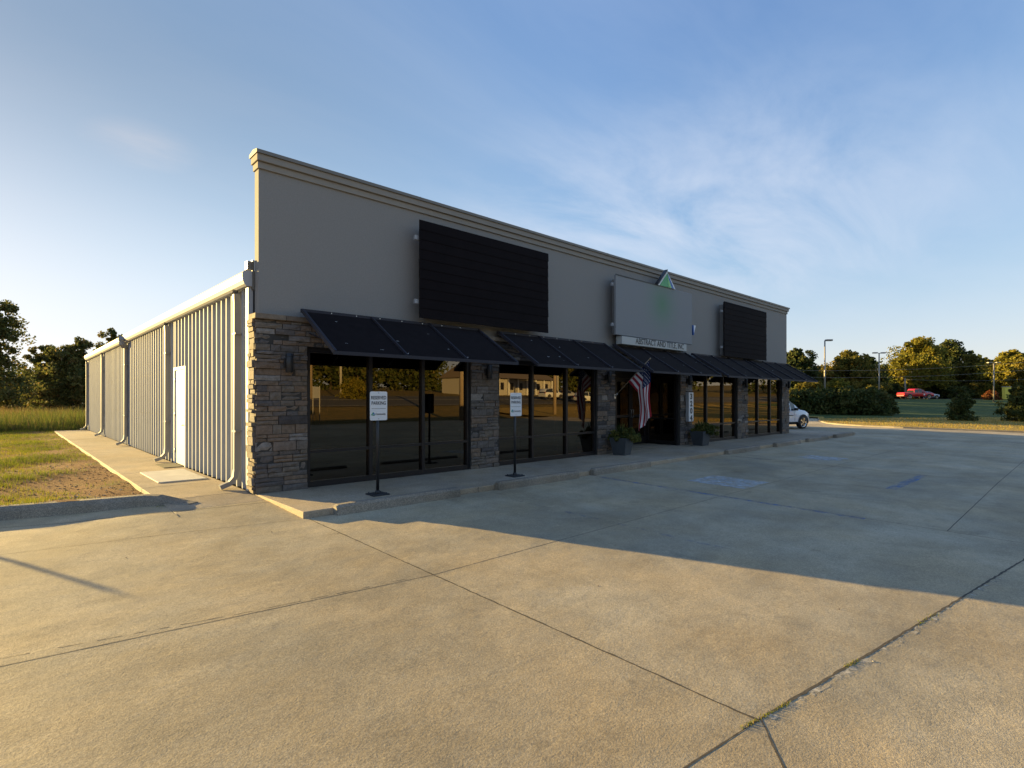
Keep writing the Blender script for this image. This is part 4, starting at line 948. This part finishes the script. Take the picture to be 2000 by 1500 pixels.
# ------------------------------------------------------------ flag
fl = thing('flag', 'american flag hanging from an angled pole beside the entrance', 'flag', (9.5, -.03, 1.68))
pt = Vector((0, -1.12, .98)); mb = MB(); mb.tube([(0, 0, 0), pt * .5, pt], .013, 8); mb.tube([pt, pt + Vector((0, -.03, .026))], [.026, .012], 8); mb.build('pole', M['wood'], fl)
mb = MB(); mb.box(-.03, .03, -.012, .02, -.07, .06, bev=.004); mb.tube([(0, 0, 0), pt * .08], .02, 8); mb.build('bracket', M['steel'], fl)
pd = pt.normalized(); FLEN = 1.5; HO = .86
def flagP(s, t):                                   # s 0 outer top .. 1 lower hoist end, t 0..1 along the fly
    T_ = pt * .985; H_ = T_ - pd * (HO * s); perp = Vector((0, -.74, -.67)); L = FLEN * t
    col_y = T_.y + .02 + .30 * s                      # the cloth bunches into a near vertical fall
    reach = max(0.001, (H_.y - col_y) / .74); reach = min(reach, 1.1)
    if L < reach: P = H_ + perp * L
    else:
        P = H_ + perp * reach; P = P + Vector((0, -.02 * (L - reach), -(L - reach)))
    k = sm(0, .35, t)
    rx = .05 * math.sin(s * 11 + t * 2.0) * (.25 + .75 * k) + .05 * math.sin(t * 7 + s * 4) * k
    return P + Vector((rx, .012 * math.sin(s * 17) * k, 0))
def in_canton(s, t): return s < 7 / 13 and t < .40
ns_, nt_ = 52, 60; mb = MB(); vs = [flagP(i / ns_, j / nt_) for i in range(ns_ + 1) for j in range(nt_ + 1)]; k = nt_ + 1; b0 = len(mb.v); mb.v += [tuple(v_) for v_ in vs]
for i in range(ns_):
    for j in range(nt_):
        s_, t_ = (i + .5) / ns_, (j + .5) / nt_; mi = 2 if in_canton(s_, t_) else int(s_ * 13) % 2
        mb.f.append([b0 + i * k + j, b0 + i * k + j + 1, b0 + (i + 1) * k + j + 1, b0 + (i + 1) * k + j]); mb.m.append(mi); mb.t.append(.5); mb.sm.append(True)
for r_ in range(9):
    for c_ in range(6 if r_ % 2 == 0 else 5):
        s0 = (r_ + 1) / 10 * 7 / 13; t0 = ((c_ * 2 + 1 + (r_ % 2)) / 12) * .40
        for side in (-1, 1):
            e = .01; nrm = (flagP(s0 + e, t0) - flagP(s0, t0)).cross(flagP(s0, t0 + e) - flagP(s0, t0)).normalized() * .0035 * side; pts5 = []
            for q in range(10):
                th = q * PI / 5; rr_ = .020 if q % 2 == 0 else .009; pts5.append(flagP(s0 + rr_ * math.cos(th) / HO, t0 + rr_ * math.sin(th) / FLEN) + nrm)
            mb.add([flagP(s0, t0) + nrm] + pts5, [(0, q + 1, (q + 1) % 10 + 1) for q in range(10)], 1)
mb.build('cloth', [M['flagr'], M['flagw'], M['flagb']], fl)

# ------------------------------------------------------------ vehicles
def wheel(par, x, y, r, side):
    mb = MB(); n = 28; wd = .22; ys = (y - side * wd, y)
    prof = [(ys[0], r * .7), (ys[0], r * .96), (ys[0] + side * .03, r), (ys[1] - side * .03, r), (ys[1], r * .95), (ys[1], r * .72)]
    vs = [(x + q * math.cos(2 * PI * k_ / n), yy, r + q * math.sin(2 * PI * k_ / n)) for k_ in range(n) for (yy, q) in prof]; m_ = len(prof)
    mb.add(vs, [(k_ * m_ + j, ((k_ + 1) % n) * m_ + j, ((k_ + 1) % n) * m_ + j + 1, k_ * m_ + j + 1) for k_ in range(n) for j in range(m_ - 1)], smooth=True)
    wo_ = mb.build('wheel', M['rubber'], par); mb = MB(); yy = y - side * .02
    mb.add([(x + q * math.cos(2 * PI * k_ / n), y_, r + q * math.sin(2 * PI * k_ / n)) for k_ in range(n) for (q, y_) in ((r * .73, y - side * .005), (r * .64, y - side * .012), (r * .62, y - side * .06))], [(k_ * 3 + j, ((k_ + 1) % n) * 3 + j, ((k_ + 1) % n) * 3 + j + 1, k_ * 3 + j + 1) for k_ in range(n) for j in (0, 1)], smooth=True)
    for q in range(5):
        th = q * 2 * PI / 5
        for da in (-.13, .13):
            c0 = Vector((x + r * .1 * math.cos(th), yy, r + r * .1 * math.sin(th))); c1 = Vector((x + r * .66 * math.cos(th + da), yy, r + r * .66 * math.sin(th + da))); mb.bar(c0, c1, .02, .05)
    mb.tube([(x, y - side * .05, r), (x, y - side * .005, r)], r * .13, 10); mb.build('rim', M['chrome'], wo_)
    mb = MB(); mb.add([(x, y - side * .07, r)] + [(x + r * .66 * math.cos(2 * PI * k_ / n), y - side * .07, r + r * .66 * math.sin(2 * PI * k_ / n)) for k_ in range(n)], [(0, 1 + k_, 1 + (k_ + 1) % n) for k_ in range(n)]); mb.build('brake_disc', M['blackrough'], wo_)
def car(name, label, cat, loc, rz, m, stn, W, wheels, r, glass=None, cladding=True, bed=None, group=None):
    """stn: stations (x, z_low, z_belt, z_roof, halfwidth factor, roof halfwidth); x forward. z_roof==z_belt means no cabin there."""
    t = thing(name, label, cat, loc, rz, group); body = MB(); gl = MB(); cl = MB(); k = 0; ring = []
    for (x, zl, zb, zr, wf, wr) in stn:
        w_ = W / 2 * wf; zm = zl + (zb - zl) * .55; cab = zr - zb > .05
        pts = [(x, 0, zl), (x, -w_ * .86, zl), (x, -w_ * .99, zl + .14), (x, -w_, zm), (x, -w_ * .955, zb)]
        if cab: pts += [(x, -W / 2 * wr * 1.02, zr - .07), (x, -W / 2 * wr * .85, zr - .01), (x, 0, zr)]
        else: pts += [(x, -w_ * .90, zb + .03), (x, -w_ * .7, zb + .05), (x, 0, zb + .065)]
        ring.append(pts)
    n = 8
    for i in range(len(ring) - 1):
        cab = (stn[i][3] - stn[i][2] > .05) and (stn[i + 1][3] - stn[i + 1][2] > .05); half = (stn[i][3] - stn[i][2] > .05) != (stn[i + 1][3] - stn[i + 1][2] > .05)
        for j in range(n - 1):
            for sgn in (1, -1):
                q = [ring[i][j], ring[i + 1][j], ring[i + 1][j + 1], ring[i][j + 1]]; q = [(p[0], p[1] * sgn, p[2]) for p in q]; q = q if sgn == 1 else q[::-1]
                if (cab and j == 4) : gl.add(q, [(0, 1, 2, 3)], smooth=False)
                elif half and j >= 5: gl.add(q, [(0, 1, 2, 3)], smooth=True)
                elif j <= 1 and cladding: cl.add(q, [(0, 1, 2, 3)], smooth=True)
                else: body.add(q, [(0, 1, 2, 3)], smooth=(j != 4))
    for e, rr_ in ((0, ring[0]), (1, ring[-1])):
        f = [(p[0], p[1], p[2]) for p in rr_] + [(p[0], -p[1], p[2]) for p in rr_[::-1][1:-1]]; f = f if e else f[::-1]; body.add(f, [list(range(len(f)))])
    b_ = body.build('body', M[m], t)
    for me_ in (b_.data,):
        import bmesh
        bm = bmesh.new(); bm.from_mesh(me_); bmesh.ops.remove_doubles(bm, verts=bm.verts, dist=.0005); bm.to_mesh(me_); bm.free()
    gl.build('windows', M['carglass'], t)
    if cladding: cl.build('cladding', M['blackrough'], t)
    # pillars
    if glass:
        pb = MB()
        for x in glass:
            for sgn in (-1, 1):
                i = max(i_ for i_ in range(len(stn)) if stn[i_][0] <= x) if stn[0][0] <= x else 0; i = min(i, len(stn) - 2); f = (x - stn[i][0]) / (stn[i + 1][0] - stn[i][0])
                L_ = [ring[i][4][q] * (1 - f) + ring[i + 1][4][q] * f for q in range(3)]; U_ = [ring[i][5][q] * (1 - f) + ring[i + 1][5][q] * f for q in range(3)]
                pb.bar((L_[0], L_[1] * sgn * 1.005, L_[2]), (U_[0], U_[1] * sgn * 1.005, U_[2]), .07, .03)
        pb.build('pillar', M[m], t)
    for wx in wheels:
        ab = MB()
        for side in (-1, 1):
            nn_ = 24; yy = side * (W / 2 + .006)
            ab.add([(wx, yy, r)] + [(wx + (r * 1.2) * math.cos(PI * 2 * q / nn_), yy, max(stn[0][1] * .8, r + (r * 1.2) * math.sin(PI * 2 * q / nn_))) for q in range(nn_)], [(0, 1 + q, 1 + (q + 1) % nn_) for q in range(nn_)])
        ab.build('wheel_arch', M['blackrough'], t)
        for side in (-1, 1): wheel(t, wx, side * (W / 2 + .02), r, side)
    x0, x1 = stn[0][0], stn[-1][0]
    for side in (-1, 1):
        zb = stn[-2][2]; w_ = W / 2 * stn[-1][4]
        h = MB(); h.box(x1 - .22, x1 + .012, side * w_ * .95 - .12 * (side > 0) - .0, side * w_ * .95 + .12 * (side < 0) + .0, zb - .17, zb - .03, bev=.02); h.build('headlight', M['lamp'], t)
        h = MB(); w_ = W / 2 * stn[0][4]; zb = stn[1][2]; h.box(x0 - .012, x0 + .15, side * w_ * .96 - .14 * (side > 0), side * w_ * .96 + .14 * (side < 0), zb - .22, zb - .02, bev=.02); h.build('tail_light', M['tail'], t)
    return t
SUV = [(-2.1, .38, .85, .85, .86, .7), (-2.0, .30, 1.02, 1.10, .93, .72), (-1.75, .26, 1.06, 1.55, .98, .74), (-1.2, .24, 1.04, 1.62, 1, .76), (-.3, .24, 1.0, 1.66, 1, .78), (.35, .24, .98, 1.60, 1, .76), (.75, .24, .97, 1.38, 1, .80), (1.15, .24, .98, .98, .99, .8), (1.6, .26, .92, .92, .96, .8), (1.95, .28, .80, .80, .86, .8), (2.12, .36, .66, .66, .70, .8)]
sx_, sy_ = at(1569, 28.9); hd = rad(-16.7)
cxs = sx_ - 1.30 * math.cos(hd) - .9 * math.sin(hd) * -1 * -1; cys = sy_ - 1.30 * math.sin(hd) + .9 * math.cos(hd)
sv = car('parked_car', 'white compact suv with roof rails, half hidden behind the right corner of the building', 'car', (cxs, cys, lot_z(cxs, cys)), hd, 'carw', SUV, 1.80, (-1.28, 1.30), .35, glass=(-1.75, -.55, .33))
for side in (-1, 1):
    mb = MB(); mb.tube([(-1.5, side * .62, 1.64), (-.3, side * .64, 1.72), (.3, side * .62, 1.66)], .018, 6); mb.build('roof_rail', M['black'], sv)
    mb = MB(); mb.box(.55, .70, side * .98 - .10, side * .98 + .10, .98, 1.12, bev=.03); mb.bar((.62, side * .86, 1.0), (.62, side * .95, 1.03), .03, .03); mb.build('mirror', M['black'], sv)
mb = MB(); mb.prism([(-.12, .78), (0, .95), (.12, .78)], -.912, -.905, 0); mb.prism([(.02, .80), (.1, .92), (.16, .78)], -.914, -.906, 1); mb.box(-.05, .5, -.912, -.905, .70, .74, 1); mb.build('door_emblem', [M['green'], M['ink']], sv)
mb = MB()
for x in (-1.05, -.1): mb.box(x, x + .16, -.93, -.90, .86, .89)
for x in (-.42, .62): mb.box(x, x + .008, -.905, -.896, .42, .97)
mb.build('door_detail', M['blackrough'], sv)
PK = [(-2.9, .55, 1.02, 1.02, .96, .8), (-2.85, .42, 1.12, 1.12, 1, .8), (-1.0, .42, 1.14, 1.14, 1, .8), (-.95, .42, 1.16, 1.62, 1, .80), (-.8, .42, 1.16, 1.86, 1, .80), (.5, .42, 1.14, 1.88, 1, .80), (.85, .42, 1.13, 1.70, 1, .82), (1.35, .42, 1.14, 1.14, 1, .8), (2.3, .42, 1.10, 1.10, .98, .8), (2.75, .45, 1.02, 1.02, .94, .8), (2.9, .5, .82, .82, .88, .8)]
tx, ty = at(1788, 88); ha = math.atan2(RT[1], RT[0]) + rad(2)
pk = car('pickup_truck', 'red crew cab pickup driving along the top of the green slope', 'pickup truck', (tx, ty, lr_z(tx, ty) + .07), ha, 'carr', PK, 2.0, (-1.85, 1.85), .42, glass=(-.9, -.12, .6), cladding=False); pk.scale = (.86, .86, .86)
for a_ in (-2.97, 2.9): mb = MB(); mb.box(a_, a_ + .07, -.9, .9, .5, .68, bev=.02); mb.build('bumper', M['chrome'], pk)
mb = MB(); mb.tube([(.9, -1.008, .78), (.9, -1.014, .78)], .16, 14); mb.build('door_emblem', M['signw'], pk)
for side in (-1, 1): mb = MB(); mb.box(.72, .86, side * 1.12 - .1, side * 1.12 + .1, 1.12, 1.30, bev=.03); mb.build('mirror', M['black'], pk)
SD = [(-2.2, .38, .80, .80, .85, .7), (-2.1, .28, .92, .92, .95, .7), (-1.4, .24, .95, .98, 1, .7), (-.9, .24, .93, 1.34, 1, .7), (-.2, .24, .92, 1.44, 1, .74), (.4, .24, .91, 1.36, 1, .74), (1.0, .24, .92, .92, 1, .7), (1.8, .28, .82, .82, .95, .7), (2.2, .35, .62, .62, .8, .7)]
tx, ty = at(1809, 93); car('sedan_car', 'silver car passing just beyond the nose of the red pickup', 'car', (tx, ty, lr_z(tx, ty) + .07), ha, 'cars', SD, 1.8, (-1.4, 1.4), .33, glass=(-.3,), cladding=False).scale = (.86, .86, .86)
for i, (u, D, rz, m_, st, l) in enumerate([(1078, 86, 0, 'carw', SUV, 'white suv across the road, mirrored in the second window'), (1108, 88, .2, 'cars', SD, 'silver car across the road, mirrored beside the white one'), (1148, 84, .1, 'carw', SUV, 'white suv across the road, mirrored behind the flag')]):
    x, y = mir(u, D); car('parked_car', l, 'car', (x, y, gz(x, y) + .05), rz, m_, st, 1.8, (-1.3, 1.3), .34, glass=(-.4,), cladding=False, group='cars parked across the road')

# ------------------------------------------------------------ poles, wires, far things
def light_pole(u, D, vtop, kind, label):
    x, y = at(u, D); g = gz(x, y); H = zt(vtop, D) - g; t = thing('light_pole', label, 'light pole', (x, y, g), YAW - PI / 2, 'parking light poles')
    mb = MB(); mb.tube([(0, 0, -.1), (0, 0, H)], [.10, .07], 10); mb.build('pole', M['polem'], t)
    s_ = D / F_PX
    if kind == 1: mb = MB(); mb.box(.1, 14 * s_, -.22, .22, H - .06, H + .12, bev=.03); mb.tube([(0, 0, H), (.15, 0, H)], .05, 8); mb.build('lamp_head', M['polem'], t)
    else:
        for sg in (-1, 1): mb = MB(); a_, b_ = sorted((sg * 4 * s_, sg * 12 * s_)); mb.box(a_, b_, -.2, .2, H - .02, H + .13, bev=.03); mb.tube([(0, 0, H), (sg * 4.5 * s_, 0, H + .03)], .04, 8); mb.build('lamp_head', M['polem'], t)
    return t
light_pole(1611, 60, 665, 1, 'tallest light pole with one lamp head, left of the others')
light_pole(1717, 70, 690, 2, 'middle light pole with two lamp heads')
light_pole(1941, 76, 709, 2, 'light pole with two lamp heads near the right edge')
x, y = at(1769, 97); g = gz(x, y); t = thing('utility_pole', 'short leaning wooden pole behind the tail of the red pickup', 'pole', (x, y, g))
mb = MB(); mb.tube([(0, 0, -.2), (-.12, .1, zt(739, 97) - g)], [.16, .13], 8); mb.build('post', M['wood'], t); mb = MB(); mb.tube([(-.12, .1, zt(739, 97) - g), (-.12, .1, zt(739, 97) - g + .05)], [.14, .08], 8); mb.build('cap', M['polem'], t)
for i, (u0, v0, D0, u1, v1, D1, l) in enumerate([(1520, 722, 96, 2080, 700, 84, 'upper power line crossing in front of the far trees'), (1520, 735, 96, 2080, 716, 84, 'lower power line crossing in front of the far trees'), (1770, 741, 80, 2080, 735, 78, 'lowest thin line running right from the short wooden pole')]):
    a_ = Vector((*at(u0, D0), zt(v0, D0))); b_ = Vector((*at(u1, D1), zt(v1, D1))); mb = MB()
    mb.tube([a_.lerp(b_, f) - Vector((0, 0, .8 * 4 * f * (1 - f) * (0.5 if i == 2 else 1))) for f in np.linspace(0, 1, 16)], .013 if i < 2 else .009, 5); o = mb.build('power_line', M['siding']); tag(o, l, 'power line', 'power lines beyond the slope')
x, y = at(1966, 87); g = gz(x, y); t = thing('utility_box', 'tall yellow box standing near the right edge beyond the slope', 'utility box', (x, y, g), YAW - PI / 2)
mb = MB(); hb = zt(756, 87) - g; mb.box(-.5, .5, -.3, .3, 0, hb, bev=.03); mb.build('cabinet', M['yellow'], t); mb = MB(); mb.box(-.55, .55, -.35, .35, hb, hb + .08, bev=.02); mb.build('cabinet_top', M['siding'], t)
x, y = at(1632, 76); g = gz(x, y); t = thing('signboard', 'small pale board showing between bushes right of the tallest light pole', 'sign', (x, y, g), YAW - PI / 2)
mb = MB(); mb.box(-.5, .45, -.03, .03, zt(772, 76) - g, zt(763, 76) - g, bev=.01); mb.build('panel', M['siding'], t); mb = MB(); mb.tube([(-.3, .06, 0), (-.3, .06, zt(764, 76) - g)], .05, 6); mb.tube([(.3, .06, 0), (.3, .06, zt(764, 76) - g)], .05, 6); mb.build('post', M['wood'], t)

# mirrored street furniture
def mpole(u, D, H, r, m_, label, name='utility_pole', arm=False):
    x, y = mir(u, D); g = gz(x, y); t = thing(name, label, 'pole', (x, y, g), group='poles along the road mirrored in the windows'); mb = MB(); mb.tube([(0, 0, -.1), (0, 0, H)], [r, r * .8], 10); mb.build('post', M[m_], t)
    mb = MB(); mb.box(-1.1, 1.1, -.06, .06, H - .6, H - .48) if arm else mb.tube([(0, 0, H), (0, 0, H + .1)], [r * .9, r * .3], 8); mb.build('crossarm' if arm else 'cap', M['wood'], t)
mpole(667, 66, 9, .16, 'siding', 'pale pole mirrored left in the first window'); mpole(905, 46, 9, .24, 'wood', 'thick wooden pole mirrored at the right edge of the first window', arm=True); mpole(1086, 60, 8, .2, 'wood', 'pole mirrored in the middle of the second window'); mpole(607, 62, 10, .3, 'wood', 'wooden pole mirrored at the left edge of the first window', arm=True)
x, y = mir(620, 40); g = ground_z(x, y); t = thing('frame_sign', 'small panel between two thin posts by the road, mirrored in the first window', 'sign', (x, y, g), rad(-20))
mb = MB(); mb.tube([(-.32, 0, 0), (-.32, 0, 2.9)], .035, 8); mb.tube([(.32, 0, 0), (.32, 0, 2.9)], .035, 8); mb.build('post', M['siding'], t); mb = MB(); mb.box(-.3, .3, -.02, .02, 2.0, 2.85); mb.build('panel', M['bracket'], t)
x, y = mir(695, 66); tree('bush', 'bright bush across the road, mirrored in the first window', 'bush', (x, y, gz(x, y)), 2.2, 2.6, 0, 'leaf_g', 201, n=5000, size=.22, tr=.04)
wb = thing('long_house', 'long white low building with columns across the road, mirrored in the second window', 'building', (72, -74, ground_z(72, -74)), rad(-8))
mb = MB(); mb.box(-13, 13, -4, 4, -.5, 3.0); mb.build('wall', M['siding'], wb); mb = MB(); mb.prism([(-4.6, 3.0), (4.9, 3.0), (0, 5.2)], -13.4, 13.4, plane='yz'); mb.build('roof', M['shingle'], wb)
for k in range(9):
    mb = MB(); x = -12 + k * 3; mb.box(x, x + .25, 4.2, 4.45, -.3, 3.0); mb.build('column', M['signw'], wb)
    if k < 8: mb = MB(); mb.box(x + 1.0, x + 2.0, 4.0, 4.03, .8, 2.2); mb.build('window', M['bronze'], wb)
cn = thing('fuel_canopy', 'flat orange edged canopy across the road, mirrored in the second window', 'canopy', (mir(1098, 92)[0] + 2, mir(1098, 92)[1], 3.2))
mb = MB(); mb.box(-4, 4, -3, 3, 4.0, 4.7); mb.build('roof', M['canopyo'], cn)
for x in (-3, 3): mb = MB(); mb.box(x - .15, x + .15, -.15, .15, -.5, 4.0); mb.build('column', M['siding'], cn)

# things seen dimly inside
t = thing('reception_desk', 'pale desk standing inside behind the second window', 'desk', (5.9, 1.3, .09)); mb = MB(); mb.box(-.5, .9, -.3, .35, 0, .72); mb.build('front_panel', M['siding'], t); mb = MB(); mb.box(-.55, .95, -.35, .4, .72, .76); mb.build('desk_top', M['siding'], t)
